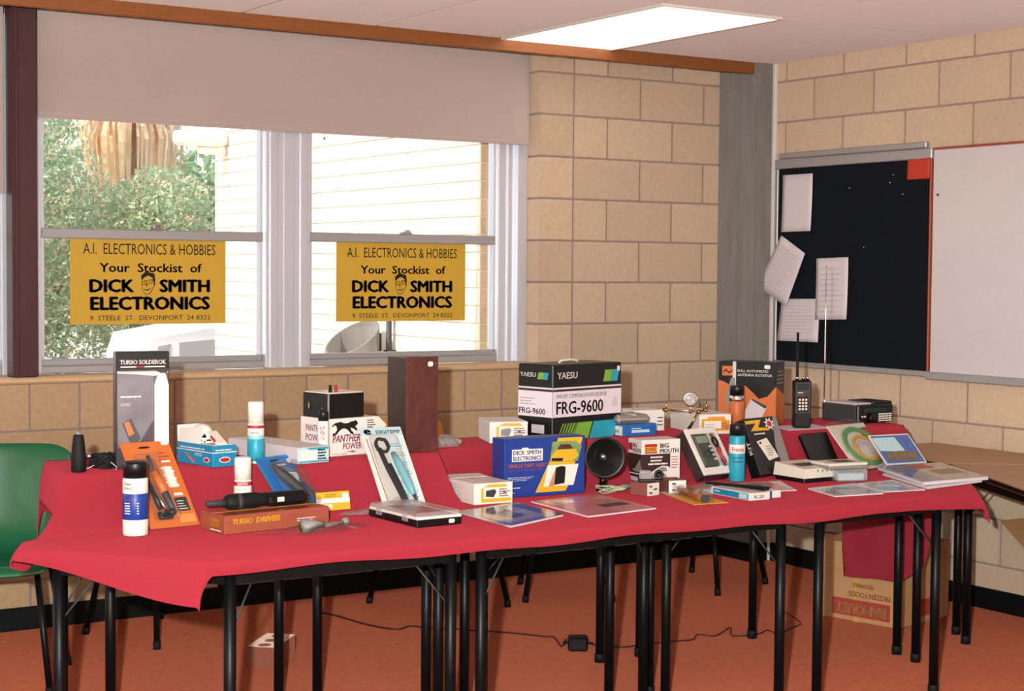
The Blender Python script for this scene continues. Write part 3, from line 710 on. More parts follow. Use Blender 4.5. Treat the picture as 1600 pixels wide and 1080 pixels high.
e = thing('power_adapter', 'black power adapter lying on the carpet with its cord', 'adapter', (-.955, -1.43, 0), -35)
obj('adapter_case', gbox(-.038, .038, -.03, .03, 0, .055, .007), M_BLACK, e); obj('adapter_rib', gbox(-.028, .028, -.032, .032, .008, .047, .002), M_RUB, e)
obj('cord_relief', [gtube([(-.038, 0, .03), (-.058, 0, .028)], .005, 6), gtube([(.038, 0, .03), (.058, 0, .026)], .005, 6)], M_RUB, e)
def cord(lbl, pts, r, m, z=None):
    P = [Vector((p[0], p[1], p[2] if len(p) > 2 else r+.001)) for p in pts]; out = []
    for i in range(len(P)-1):
        p0, p1, p2, p3 = P[max(i-1, 0)], P[i], P[i+1], P[min(i+2, len(P)-1)]
        for k in range(4):
            t = k/4; out.append(.5*((2*p1)+(p2-p0)*t+(2*p0-5*p1+4*p2-p3)*t*t+(3*p1-p0-3*p2+p3)*t**3))
    out.append(P[-1]); return gtube(out, r, 6)
M_CORD = mat('brown_cord', '#4a241c', .5)
tag(obj('floor_cable', cord('', [(-1.503, -.309), (-1.47, -.434), (-1.442, -.638), (-1.382, -.772), (-1.308, -.746), (-1.265, -.8), (-1.161, -.903), (-1.037, -1.045), (-.944, -1.181), (-.92, -1.215), (-.985, -1.365), (-.90, -1.27), (-.955, -1.34), (-1.0, -1.40, .028)], .0035, M_CORD), M_CORD, None, True), 'dark cord running across the carpet left of the adapter', 'cord')
tag(obj('floor_cable', cord('', [(-.91, -1.46, .026), (-.86, -1.44), (-.815, -1.414), (-.79, -1.493), (-.676, -1.497), (-.534, -1.517), (-.47, -1.529), (-.396, -1.466), (-.349, -1.521), (-.198, -1.432), (-.29, -1.555), (-.179, -1.582), (-.098, -1.547), (-.112, -1.621), (.006, -1.567), (.12, -1.5), (.25, -1.2)], .003, M_CORD), M_CORD, None, True), 'thin wavy cord on the carpet right of the adapter', 'cord')

# ================================================================== goods on the cloth
F0, R0 = ZF+.0015, ZR+.0015
YC = -32.7                                           # yaw that faces the camera

# ---- far left of the step
e = thing('mobile_antenna', 'black tapered cylinder with grey tip at the left end of the step', 'antenna', (-3.036, -1.858, R0))
obj('cone_body', glathe([(.019, 0), (.0215, .004), (.0215, .045), (.018, .085), (.0145, .106), (.012, .109)], 20), M_RUB, e, True)
obj('tip', glathe([(.008, .109), (.008, .116), (.003, .118)], 12), M_GREY, e, True)
e = thing('cable_bundle', 'bundle of black cable with a silver plug beside the tapered cylinder', 'cable', (-2.945, -1.80, R0), YC)
rn = random.Random(3); g = []
for k in range(7):
    pts = []; ph = rn.uniform(0, 6); ra, rb = rn.uniform(.026, .04), rn.uniform(.014, .022)
    for i in range(17): a = ph+i/16*6.283; pts.append((ra*math.cos(a)+rn.uniform(-.003, .003), rb*math.sin(a), .016+.016*math.sin(a*2+k)+.004*k*.5))
    g.append(gtube(pts, .0042, 6))
g.append(gbox(-.024, .022, -.012, .012, .012, .036, .008))
obj('cable_coil', g, M_RUB, e, True)
obj('plug', glathe([(.006, -.02), (.009, -.016), (.0095, .006), (.006, .01)], 12, (-.038, -.01, .036), 'x'), M_STEEL, e, True)
obj('twist_tie', [gtube([(.03, -.02, .02), (.05, -.03, .006), (.052, -.05, .002)], .0012, 5), gtube([(-.02, -.02, .01), (-.035, -.03, .002), (-.05, -.028, .001)], .0012, 5)], M_WHITEB, e)

# ---- soldering torch hang pack
M_VIO = mat('dark_violet_print', '#3a3038', .3, coat=.4); M_SILVERP = mat('smoky_silver_print', '#77747c', .3, noise=.35, nscale=9, coat=.5)
e, fr = carton('torch_pack', 'tall dark soldering torch pack standing at the left of the step', 'hang pack', -2.842, -1.86, -7.3, R0, .159, .04, .347, M_VIO, part='pack_body'); F_ = fr['F']
patch(e, 'header_card', F_, rect(.001, .295, .158, .346), M_BLACK, .0006)
text(e, 'TURBO SOLDEROK', F_, .012, .309, .137, .0135, M_WHITE, .035)
patch(e, 'strap_line', F_, rect(.014, .300, .06, .3035), M_WHITE, .0012); patch(e, 'strap_line', F_, rect(.06, .300, .085, .3035), M_REDP, .0012); patch(e, 'strap_line', F_, rect(.085, .300, .146, .3035), M_WHITE, .0012)
patch(e, 'window_print', F_, rect(.004, .004, .112, .285), M_SILVERP, .0006); patch(e, 'violet_band', F_, rect(.112, .004, .155, .285), mat('violet_print', '#5a3d4d', .35, coat=.4), .0006)
patch(e, 'white_flash', F_, [(.004, .289), (.12, .289), (.135, .281), (.115, .274), (.06, .28), (.004, .283)], M_WHITE, .001)
obj('nozzle', gext([(.113, .07), (.155, .07), (.155, .247), (.145, .282), (.125, .282), (.113, .247)], F_, .0008, .009), M_WHITEB, e)
lines(e, F_, .014, .211, .075, .219, 1, M_WHITE, .6, rag=.05); text(e, 'GAS', F_, .014, .186, .03, .009, M_WHITE, .02, shear=.25)
obj('torch_body', gext([(.018, .135), (.044, .148), (.072, .09), (.062, .075), (.04, .08)], F_, .0008, .006), M_DGREY, e)
obj('torch_switch', gext([(.022, .137), (.037, .142), (.053, .104), (.037, .096)], F_, .006, .0075), M_ORANGE, e)
obj('torch_tip', gext([(.052, .078), (.068, .084), (.08, .05), (.075, .048), (.068, .062)], F_, .0008, .004), M_STEEL, e)
patch(e, 'dark_shape', F_, [(.004, .06), (.03, .075), (.06, .06), (.112, .145), (.112, .004), (.004, .004)], M_VIO, .0009)
obj('blister', gbox(-.076, .076, -.011, 0, .01, .289, .008), M_CLEAR, e)

# ---- orange soldering kit on a card
e = thing('tool_card', 'orange card of soldering tools leaning behind the black capped can', 'blister card', (-2.826, -2.082, F0+.003), 5.6, 42); fr = frames(.156, .003, .305); F_ = fr['F']
obj('card', gbox(-.078, .078, 0, .003, 0, .305), M_ORANGE, e)
patch(e, 'hang_slot', F_, [(.05, .283), (.06, .288), (.085, .288), (.092, .284), (.08, .281), (.06, .281)], M_INK)
for i in range(6): price(e, F_, .117+.003*(i % 2), .205-.0125*i, .034, .0125)
price(e, F_, .14, .295, .022, .012); patch(e, 'label_panel', F_, rect(.098, .225, .146, .275), M_ORANGE, .001); lines(e, F_, .102, .232, .142, .272, 3, M_REDP, .3)
patch(e, 'white_tab', F_, rect(.108, .226, .136, .233), M_WHITE, .0016); patch(e, 'white_tab', F_, rect(.11, .107, .138, .116), M_WHITE); patch(e, 'dark_label', F_, rect(.104, .052, .144, .1), M_DGREY); lines(e, F_, .11, .058, .138, .094, 4, M_WHITE, .25, off=.0016)
patch(e, 'outline', F_, rect(.1, .012, .15, .04), mat('light_orange_print', '#eb9550', .5), .0008)
o = obj('blister', gbox(-.06, .024, -.022, 0, .02, .255, .012), M_CLEAR, e)
obj('soldering_iron', [gtube([(-.012, -.012, .245), (-.012, -.012, .19)], .006, 8), gtube([(-.01, -.012, .19), (.0, -.012, .1), (.005, -.012, .04)], [.009, .011, .009], 10)], M_DGREY, e, True)
obj('iron_grip', gtube([(-.011, -.014, .185), (-.002, -.014, .11)], .0125, 10), M_ORANGE, e, True)
obj('side_cutter', [gtube([(-.04, -.01, .16), (-.03, -.01, .06)], [.007, .009], 8), gbox(-.045, .0, -.014, -.002, .025, .05, .004), gsphere((.0, -.01, .045), .012, 6)], M_BLACK, e, True)
obj('desolder_tube', gtube([(-.032, -.014, .13), (-.018, -.014, .05)], .005, 8), M_STEEL, e, True)

# ---- aerosol cans
def can(name, lbl, X, Y, z, r, h, bodym, capm, caph, bands=(), texts=(), yaw=YC, dome=False, shoulder=.006):
    e = thing(name, lbl, 'spray can', (X, Y, z), yaw)
    obj('can_body', glathe([(r*.96, 0), (r, .003), (r, h-caph-shoulder), (r*.94, h-caph-.001), (r*.8, h-caph)], 28), bodym, e, True)
    obj('cap', glathe([(r*.95, h-caph), (r*.95, h-.006), (r*.9, h-.002), (r*.8, h)], 24), capm, e, True)
    for z0, z1, m_ in bands: obj('label_band', glathe([(r+.0002, z0), (r+.0004, z0+.0003), (r+.0004, z1-.0003), (r+.0002, z1)], 28), m_, e, True)
    for s, u0, zz, wd, ht, m_ in texts:
        t_ = text(e, s, (V3(0, 0, 0), V3(1, 0, 0), V3(0, 0, 1), V3(0, -1, 0)), u0, zz, wd, ht, m_, .02, 0, one=True)
        for vv in t_.data.vertices: a = vv.co.x/r; vv.co.x, vv.co.y = (r+.001)*math.sin(a), -(r+.001)*math.cos(a)
    return e
e = can('spray_can', 'wide spray can with blue label and black cap at the front left', -2.967, -2.14, F0, .035, .206, M_WHITEB, M_BLACK, .045, [(.045, .118, M_BLUE), (.003, .045, M_WHITEB)], [('Data', -.026, .142, .022, .008, M_INK), ('Discs', -.026, .13, .026, .008, M_INK), ('LUBRICANT', -.022, .098, .022, .005, M_REDP)])
M_CB = (V3(0, 0, 0), V3(1, 0, 0), V3(0, 0, 1), V3(0, -1, 0))
g = []
for k in range(5):
    for (u0, u1) in ((-.026, -.008), (.012, .018)):
        z0 = .09-k*.007; n = 6; v = []; f = []
        for i in range(n+1):
            a = lerp(u0, u1*random.uniform(.8, 1) if k else u1, i/n)/.035; v += [(.0356*math.sin(a), -.0356*math.cos(a), z0), (.0356*math.sin(a), -.0356*math.cos(a), z0+.0028)]
        for i in range(n): f.append((2*i, 2*i+2, 2*i+3, 2*i+1))
        g.append((v, f))
obj('print_lines', g, M_WHITE, e)
can('spray_can', 'tall slim white and teal spray can behind the long white box', -2.497, -1.90, R0, .0255, .189, M_WHITEB, M_WHITEB, .066, [(.008, .075, M_CYAN), (.075, .088, mat('pale_teal_print', '#9fd0cc', .4)), (.108, .117, M_REDP)], [('CLEAN', -.018, .092, .03, .006, M_INK)])
can('spray_can', 'small white spray can with red band behind the black drill', -2.605, -2.05, F0+.006, .0265, .183, M_WHITEB, M_WHITEB, .066, [(.1, .112, M_REDP)], [('ELECTRO', -.012, .1025, .032, .007, M_WHITE), ('CLEANING', -.018, .088, .034, .004, M_GREY)])
can('spray_can', 'small spray can with black cap against the panther box', -2.268, -1.9, R0, .017, .15, M_WHITEB, M_BLACK, .03, [(.03, .118, M_WHITEB)], [('POWER', -.008, .06, .014, .045, M_PINK)])
can('spray_can', 'orange labelled spray can with black cap by the antenna box', -.40, -1.69, R0, .029, .160, M_WHITEB, M_BLACK, .038, [(.012, .1, M_ORANGE), (.1, .122, M_STEEL)], [('CLEAN', -.018, .106, .03, .01, M_WHITE)])
can('spray_can', 'turquoise freeze spray can with black cap right of the multimeter box', -.702, -2.048, F0, .029, .204, M_CYAN, M_BLACK, .04, [(.1, .132, M_WHITE)], [('Freeze', -.022, .107, .044, .016, M_REDP), ('ELECTRONIC', -.02, .082, .038, .006, M_INK), ('COOLING SPRAY', -.02, .068, .038, .006, M_INK)])

# ---- teal carton with its white lid open
e, fr = carton('small_carton', 'teal carton with a white lid folded open on the left step', 'carton', -2.677, -1.855, -79.7, R0, .2, .084, .064, M_TEAL); F_, RR = fr['F'], fr['R']
for f2, wd in ((F_, .2), (RR, .084)):
    patch(e, 'white_line', f2, rect(0, .042, wd, .0445), M_WHITE)
    lines(e, f2, wd*.1, .049, wd*.9, .057, 1, M_WHITE, .4)
obj('inner_tray', gbox(-.09, .09, .008, .076, .0, .0655), mat('carton_inside', '#d8cfc8', .8), e)
ov = [(.5+.5*math.cos(a*.3927), .5+.5*math.sin(a*.3927)) for a in range(16)]
patch(e, 'logo_oval', RR, [(.022+.04*a, .012+.018*b) for a, b in ov], M_WHITE, .0009); patch(e, 'logo_oval', RR, [(.025+.034*a, .0145+.013*b) for a, b in ov], M_REDP, .0013)
patch(e, 'logo_oval', F_, [(.15+.032*a, .012+.016*b) for a, b in ov], M_WHITE, .0009); patch(e, 'logo_oval', F_, [(.153+.026*a, .014+.012*b) for a, b in ov], M_REDP, .0013)
patch(e, 'probe_picture', F_, [(.04, .036), (.055, .034), (.105, .008), (.09, .006)], M_ORANGE, .0009); lines(e, F_, .1, .03, .16, .04, 2, M_WHITE, .3)
obj('lid', [gext([(0, 0), (.2*.62, 0), (.2*.62, .05), (0, .042)], (V3(-.1, .006, .064), V3(1, 0, 0), V3(0, .12, 1).normalized(), V3(0, -1, 0)), 0, .0015), gext([(0, 0), (.08, 0), (.08, .05), (0, .05)], (V3(-.1, .083, .064), V3(0, -1, 0), V3(-.05, 0, 1).normalized(), V3(-1, 0, 0)), 0, .0015)], M_WHITE, e)
obj('paper_fold', [gsphere((-.02, .04, .092), .03, 8, (1.3, .9, 1)), gbox(-.05, .03, .012, .07, .066, .095, .012)], M_WHITEB, e, True)
obj('tool_box', gext([(0, 0), (.06, -.03), (.064, -.02), (.006, .012)], (V3(.02, .03, .09), V3(1, 0, 0), V3(0, 0, 1), V3(0, -1, 0)), -.03, .0), M_WHITE, e); obj('tool_print', gext([(.02, -.006), (.045, -.02), (.05, -.012), (.022, .002)], (V3(.02, .03, .09), V3(1, 0, 0), V3(0, 0, 1), V3(0, -1, 0)), 0, .0008), M_REDP, e)

# ---- blue tool card behind the drill
e = thing('tool_card', 'blue card with a black tool leaning behind the drill', 'blister card', (-2.41, -2.11, F0+.002), 21.3, 42); F_ = frames(.164, .003, .234)['F']
obj('card', gbox(-.082, .082, 0, .003, 0, .234), M_TEAL, e); patch(e, 'blue_panel', F_, rect(.006, .006, .158, .228), mat('mid_blue_print', '#2a6fb4', .4), .0008)
patch(e, 'hang_slot', F_, [(.05, .215), (.06, .22), (.085, .22), (.092, .215), (.08, .211), (.06, .211)], M_INK, .001); price(e, F_, .135, .21, .026, .016)
lines(e, F_, .05, .195, .11, .207, 1, M_WHITE, .6, rag=.05); patch(e, 'silver_flash', F_, [(.075, .175), (.14, .165), (.105, .1)], M_SKYB, .001); patch(e, 'orange_spot', F_, rect(.1, .14, .112, .16), M_ORANGE, .0014); lines(e, F_, .085, .175, .13, .192, 2, M_YELLOW, .3)
obj('tool_body', [gtube([(-.045, -.014, .195), (-.03, -.016, .16), (.005, -.016, .09), (.02, -.014, .06)], [.006, .016, .017, .01], 10), gtube([(.0, -.012, .1), (.04, -.012, .12), (.055, -.012, .08), (.05, -.012, .05)], .004, 6)], M_DGREY, e, True)
obj('blister', gbox(-.06, .065, -.03, 0, .03, .205, .014), M_CLEAR, e)

# ---- little yellow card, clear sachet
e = thing('info_card', 'small yellow and white card standing right of the blue tool card', 'card', (-2.325, -2.09, F0+.016), 0, 12); F_ = frames(.112, .002, .056)['F']
obj('card', gbox(-.056, .056, 0, .002, 0, .056), M_YELLOW, e); patch(e, 'white_stripe', F_, rect(0, .022, .112, .036), M_WHITE); price(e, F_, .098, .042, .022, .016); patch(e, 'white_tab', F_, rect(.018, .006, .052, .018), M_WHITE); lines(e, F_, .03, .042, .075, .052, 2, M_INK, .35)
def bag(name, lbl, pts, z, h, m, cat='plastic bag', seed=1, inner=()):
    """crumpled clear bag over a ground polygon"""
    rn = random.Random(seed); cx = sum(p[0] for p in pts)/len(pts); cy = sum(p[1] for p in pts)/len(pts)
    e = thing(name, lbl, cat, (cx, cy, z)); q = [Vector((a-cx, b-cy, 0)) for a, b in pts]; n = 9; v = []; f = []
    for j in range(n+1):
        for i in range(n+1):
            s, t = i/n, j/n; p = q[0]*(1-s)*(1-t)+q[1]*s*(1-t)+q[2]*s*t+q[3]*(1-s)*t
            b = (16*s*(1-s)*t*(1-t))**.6; v.append((p.x+rn.uniform(-.004, .004), p.y+rn.uniform(-.004, .004), .002+h*b*rn.uniform(.6, 1.0)+.003*rn.random()))
    for j in range(n):
        for i in range(n): a = j*(n+1)+i; f.append((a, a+1, a+n+2, a+n+1))
    obj('bag_film', (v, f), m, e, False)
    for gname, g, m_ in inner: obj(gname, g, m_, e, True)
    return e
bag('plastic_sachet', 'small flat clear sachet between the drill box and the tool case', [(-2.32, -2.12), (-2.18, -2.16), (-2.12, -2.03), (-2.25, -2.0)], F0, .012, M_CLEARD, seed=4)
g1 = [gtube([(-.055+.022*k, -.03, .01), (-.05+.022*k, .02, .018)], .007, 7) for k in range(6)]
bag('plastic_bag', 'clear bag of small beige parts right of the brown speaker', [(-1.86, -1.84), (-1.72, -1.82), (-1.60, -1.64), (-1.78, -1.62)], R0+.001, .035, M_CLEARD, seed=8, inner=[('small_parts', g1, mat('beige_parts', '#b9a186', .5))])

# ---- long white box with a pale blue label
e, fr = carton('long_carton', 'long pinkish white carton with pale blue end label', 'carton', -2.345, -1.99, 9.7, R0, .117, .388, .050, M_GREYW); F_ = fr['F']
patch(e, 'end_label', F_, rect(.004, .003, .113, .048), M_SKYB); patch(e, 'blue_border', F_, rect(.004, .003, .113, .008), M_CYAN, .001); patch(e, 'blue_border', F_, [(.03, .048), (.113, .048), (.113, .04), (.045, .042)], M_CYAN, .001); patch(e, 'white_field', F_, rect(.012, .011, .068, .038), M_WHITE, .0012); lines(e, F_, .074, .01, .106, .046, 4, M_INK, .55)
lid = frames(.117, .388, .05)['T']; patch(e, 'top_flap', lid, rect(.001, .001, .116, .387), M_WHITE, .0008)

# ---- panther box, battery on it
e, fr = carton('printed_carton', 'white carton with a running black cat printed in black and magenta', 'carton', -2.134, -1.849, 9.2, R0, .198, .155, .120, M_WHITE); F_, L_ = fr['F'], fr['L']
cat_pts = [(0, .032), (.003, .027), (.010, .034), (.018, .03), (.022, .018), (.014, .008), (.002, .004), (.004, -.002), (.018, .001), (.032, .014), (.042, .02), (.056, .02), (.066, .014), (.078, .002), (.088, -.002), (.09, .004), (.08, .012), (.076, .022), (.09, .018), (.102, .01), (.106, .015), (.096, .026), (.104, .03), (.108, .036), (.103, .043), (.097, .047), (.092, .044), (.08, .043), (.066, .038), (.05, .038), (.036, .044), (.024, .042), (.012, .04)]
patch(e, 'cat_picture', F_, [(.012+a*.95, .068+b*.95) for a, b in cat_pts], M_INK, .001)
text(e, 'PANTHER', F_, .014, .044, .11, .024, M_PINK, .025, shear=.2); text(e, 'POWER', F_, .055, .02, .075, .021, M_PINK, .02); patch(e, 'zigzag', F_, [(.06, .012), (.105, .016), (.09, .011), (.115, .012), (.088, .008), (.095, .012)], M_PINK, .001); text(e, '12 VOLT 4 AMP', F_, .01, .004, .06, .005, M_INK)
for z0, s in ((.075, 'PANTHER'), (.045, 'POWER')): text(e, s, L_, .03, z0, .1, .022, M_PINK, .01)
patch(e, 'zigzag', L_, [(.06, .036), (.105, .04), (.09, .035), (.115, .036), (.088, .032), (.095, .036)], M_PINK, .001)
obj('torn_flap', gext([(0, 0), (.05, 0), (.085, -.03), (.06, -.055), (.02, -.02)], (F_[0]+V3(.145, 0, .12), F_[1], F_[2], F_[3]), .001, .002), M_WHITE, e); lines(e, F_, .15, .085, .185, .115, 4, M_INK, .4, off=.003)
e, fr = carton('power_supply', 'black power supply box with red and black terminals on the cat carton', 'power supply', -2.157, -1.842, 11.4, R0+.1205, .146, .135, .078, M_BLACK, bev=.003, part='case'); F_, L_ = fr['F'], fr['L']
obj('lid_panel', gbox(-.068, .068, .005, .13, .078, .0815, .001), M_CREAM, e)
for x, m_ in ((-.035, M_BLACK), (-.012, M_REDP)):
    t_ = obj('terminal', glathe([(.006, .08), (.006, .092), (.0045, .092), (.0045, .1), (.006, .1), (.006, .104)], 12, (x, .04, 0)), m_, e, True)
obj('corner_trim', gbox(-.0745, -.070, -.002, .004, .001, .077, .001), M_GREY, e)
patch(e, 'switch_plate', L_, rect(.03, .025, .042, .05), M_DGREY, .002); patch(e, 'switch_mark', L_, rect(.034, .03, .038, .045), M_YELLOW, .003); patch(e, 'screw', L_, rect(.1, .03, .104, .034), M_STEEL, .001)
obj('lead', cord('', [(.07, .1, .03), (.085, .09, .015), (.095, .085, .0), (.1, .09, -.02)], .003, M_GREYW), M_WHITEB, e, True)

# ---- temperature probe card
e = thing('probe_card', 'long pale blue card with a temperature probe leaning on the step', 'blister card', (-2.105, -2.15, F0+.002), -8.2, 46.5); F_ = frames(.14, .003, .38)['F']
obj('card', gbox(-.07, .07, 0, .003, 0, .38), M_WHITE, e); patch(e, 'blue_header', F_, rect(0, .342, .14, .38), M_SKYB, .0008)
text(e, 'e', F_, .010, .346, .026, .026, M_INK, .06); text(e, 'DIGITEMP', F_, .052, .350, .082, .016, M_INK, .02)
patch(e, 'blue_panel', F_, rect(.074, .02, .136, .335), mat('ice_blue_print', '#d6ecee', .5), .0008)
for k in range(6): lines(e, F_, .08, .08+k*.042, .13, .1+k*.042, 2, [M_CYAN, M_ORANGE, M_TEAL, M_CYAN, M_ORANGE, M_TEAL][k], .25)
for k in range(3): patch(e, 'colour_dot', F_, rect(.088+.014*k, .07, .092+.014*k, .074), M_INK, .001); patch(e, 'colour_dot', F_, rect(.09+.014*k, .06, .094+.014*k, .064), M_REDP, .001)
obj('probe_lead', [gtube([(-.018+.02*math.cos(a*.42), -.012-.002*(a % 3), .285+.03*math.sin(a*.42)) for a in range(26)], .006, 6), gtube([(-.03, -.012, .27), (-.022, -.013, .18), (-.005, -.013, .06), (-.002, -.012, .03)], .008, 8), gtube([(-.012, -.013, .2), (.0, -.013, .1), (.008, -.012, .03)], .006, 8)], M_RUB, e, True)
obj('probe_handle', gtube([(.01, -.013, .25), (.018, -.014, .2), (.03, -.014, .1), (.034, -.013, .06)], [.008, .013, .013, .008], 10), mat('turquoise_plastic', '#7fc4cc', .4), e, True)
obj('probe_tip', gtube([(.034, -.013, .06), (.037, -.012, .028)], .005, 8), M_DGREY, e, True)
e.scale = (1, 1, .91); patch(e, 'scale_line', F_, [(.012, .33), (.014, .33), (.02, .05), (.018, .05)], M_INK, .0009); obj('blister', gbox(-.055, .042, -.03, 0, .02, .335, .014), M_CLEAR, e)

# ---- brown speaker cabinet
e, fr = carton('speaker_cabinet', 'tall brown woodgrain cabinet standing in the middle of the step', 'cabinet', -1.90, -1.875, -1, R0, .115, .131, .308, M_BROWND, bev=.002, part='cabinet_body'); F_ = fr['F']
obj('front_panel', gbox(-.0585, .0585, -.006, 0, 0, .312, .0015), M_BROWN, e); F2 = (F_[0]+V3(0, -.006, 0), F_[1], F_[2], F_[3])
for a, b in ((.006, .29), (.108, .29), (.006, .012), (.108, .012)): obj('screw', glathe([(.003, 0), (.002, -.0015)], 8, (a-.0575, -.006, b), 'y'), M_STEEL, e)
price(e, F2, .086, .288, .019, .016); patch(e, 'panel_seam', F2, rect(.004, .276, .112, .2765), M_BROWND, .0004)

# ---- black clear-lid tool case, drill box, drill
e = thing('tool_case', 'flat black case with clear lid near the front edge', 'case', (-2.152, -2.428, F0), 2.1)
obj('case_base', gbox(-.077, .077, 0, .281, 0, .024, .003), M_BLACK, e); F_ = frames(.154, .281, .024)['F']; price(e, F_, .118, .012, .02, .012)
obj('clear_lid', gbox(-.075, .075, .003, .278, .024, .042, .005), M_CLEARD, e); obj('lid_rim', [gbox(-.0765, .0765, .0, .006, .022, .03, .001), gbox(-.0765, -.0705, .006, .276, .022, .03, .001), gbox(.0705, .0765, .006, .276, .022, .03, .001)], M_WHITEB, e)
obj('foam_insert', gbox(-.07, .07, .012, .27, .022, .028, .001), M_GREYW, e); obj('red_sheet', gprism([(-.06, .02), (.068, .015), (.068, .2), (-.02, .26)], .0282, .0292), M_REDP, e)
for y in (.05, .2): obj('latch', gbox(-.081, -.076, y, y+.03, .012, .032, .0015), M_CLEARD, e)
e, fr = carton('drill_box', 'long orange carton lying under the black drill', 'carton', -2.585, -2.253, 6.1, F0, .344, .141, .053, mat('rust_orange_print', '#a2543c', .35, noise=.12, nscale=8, coat=.4)); F_, L_ = fr['F'], fr['L']
text(e, 'TURBO', F_, .025, .026, .065, .016, M_YELLOW, .045, shear=.15); text(e, 'DRIVER', F_, .1, .026, .08, .016, M_YELLOW, .045, shear=.15); patch(e, 'pink_stripe', F_, rect(.0, .032, .022, .0345), M_PINK, .001); patch(e, 'pink_stripe', F_, rect(.185, .036, .25, .0385), M_PINK, .001); patch(e, 'pink_stripe', F_, rect(.28, .04, .344, .0425), M_PINK, .001)
lines(e, F_, .235, .018, .3, .03, 2, M_WHITE, .4); text(e, 'TURBO', L_, .065, .03, .05, .01, M_YELLOW, .03); text(e, 'DRIVER', L_, .065, .017, .05, .01, M_YELLOW, .03); patch(e, 'white_line', L_, rect(.06, .006, .12, .009), M_WHITE, .001); patch(e, 'hinge_line', fr['T'], rect(.0, .07, .344, .0705), M_YELLOW)
e = thing('power_screwdriver', 'black cordless screwdriver lying on the orange drill carton', 'power tool', (-2.62, -2.17, F0+.054), 4)
obj('motor_body', glathe([(.014, -.095), (.02, -.09), (.023, -.075), (.023, 0), (.019, .02), (.0195, .04)], 20, (0, 0, .023), 'x'), M_RUB, e, True)
obj('chuck', glathe([(.006, -.155), (.008, -.152), (.009, -.12), (.012, -.095)], 14, (0, 0, .023), 'x'), M_DGREY, e, True)
obj('handle', [gbox(.03, .165, -.024, .02, .002, .042, .012), gbox(.13, .178, -.022, .018, .003, .038, .015)], M_BLACK, e); obj('switch_pad', gbox(.06, .085, -.0255, -.02, .014, .03, .003), M_WHITEB, e); obj('vent_ring', glathe([(.0235, -.06), (.024, -.058), (.024, -.05), (.0235, -.048)], 20, (0, 0, .023), 'x'), M_DGREY, e, True)
bag('blister_pack', 'clear pack with a grey wedge shaped tool in front of the drill carton', [(-2.70, -2.32), (-2.52, -2.42), (-2.31, -2.33), (-2.44, -2.262)], F0, .02, M_CLEAR, 'blister pack', 6, [('wedge_tool', [gtube([(-.055, .0, .012), (.0, .0, .02), (.02, .01, .014)], [.027, .01, .008], 4), gtube([(.02, .0, .014), (.1, .035, .012)], .006, 8), gsphere((.1, .035, .014), .013, 6)], M_GREY)])

# ---- white cartons with yellow labels
def yl_label(e, F_, wd, h, seed):
    patch(e, 'yellow_label', F_, [(.18*wd, .1*h), (.95*wd, .1*h), (.95*wd, .3*h), (.95*wd, .62*h), (.8*wd, .92*h), (.36*wd, .92*h), (.18*wd, .75*h)], M_YELLOW, .0006)
    patch(e, 'white_field', F_, [(.24*wd, .26*h), (.97*wd, .26*h), (.97*wd, .9*h), (.82*wd, .78*h), (.24*wd, .8*h)], M_WHITE, .001)
    rn = random.Random(seed); cx, cy = .42*wd, .52*h
    patch(e, 'product_picture', F_, [(cx-.13*wd, cy-.16*h), (cx+.08*wd, cy-.2*h), (cx+.15*wd, cy+.06*h), (cx+.1*wd, cy+.18*h), (cx-.12*wd, cy+.12*h)], M_DGREY if seed == 1 else M_GREY, .0014)
    lines(e, F_, .64*wd, .34*h, .93*wd, .76*h, 4, M_INK, .4, off=.0016); patch(e, 'red_mark', F_, rect(.74*wd, .5*h, .82*wd, .56*h), M_REDP, .002)
e, fr = carton('white_carton', 'white carton with yellow label in front of the blue alarm box', 'carton', -1.773, -2.119, -2.2, F0, .142, .224, .068, M_WHITE); yl_label(e, fr['F'], .142, .068, 1)
obj('lid_flap', [gext([(0, 0), (.13, 0), (.13, .06), (.0, .07)], (V3(-.066, .15, .0685), V3(1, 0, 0), V3(0, 1, .06).normalized(), V3(0, 0, 1)), 0, .001)], M_WHITE, e); lines(e, fr['L'], .02, .01, .2, .06, 6, M_GREYW, .3); lines(e, fr['T'], .05, .13, .1, .15, 2, M_REDP, .25)
e, fr = carton('white_carton', 'white carton with yellow label standing left of the large black receiver box', 'carton', -1.497, -1.775, -20, R0, .135, .19, .074, M_WHITE); yl_label(e, fr['F'], .135, .074, 2)

# ---- receiver carton
e, fr = carton('receiver_carton', 'large black and white receiver carton with green and blue bands', 'carton', -1.165, -1.775, 12.2, R0, .361, .169, .267, M_BLACK, bev=.003); F_, L_, T_ = fr['F'], fr['L'], fr['T']
M_WB2 = mat('white_band_print', '#e9dfe4', .5)
for f2, wd in ((F_, .361), (L_, .169)):
    patch(e, 'white_band', f2, rect(.001, .083, wd-.001, .173), M_WB2); patch(e, 'white_rule', f2, rect(.001, .181, wd-.001, .187), M_WB2); patch(e, 'dark_rule', f2, rect(.001, .175, wd-.001, .178), mat('maroon_rule', '#4c2a2c', .5))
text(e, 'YAESU', F_, .022, .217, .104, .024, M_WHITE, .03); text(e, 'YAESU', L_, .010, .222, .078, .016, M_WHITE, .03)
text(e, 'VHF/UHF  COMMUNICATIONS RECEIVER', F_, .018, .149, .262, .0145, M_INK, .0, shear=.2); text(e, 'FRG-9600', F_, .018, .093, .245, .045, M_INK, .022)
text(e, 'FRG-9600', L_, .006, .092, .13, .021, M_INK, .02); lines(e, L_, .01, .125, .09, .155, 3, M_GREY, .25)
def para(f2, u, v, wd, h, m_, sl=.25, off=.001): patch(e, 'colour_flash', f2, [(u, v), (u+wd, v), (u+wd+h*sl, v+h), (u+h*sl, v+h)], m_, off)
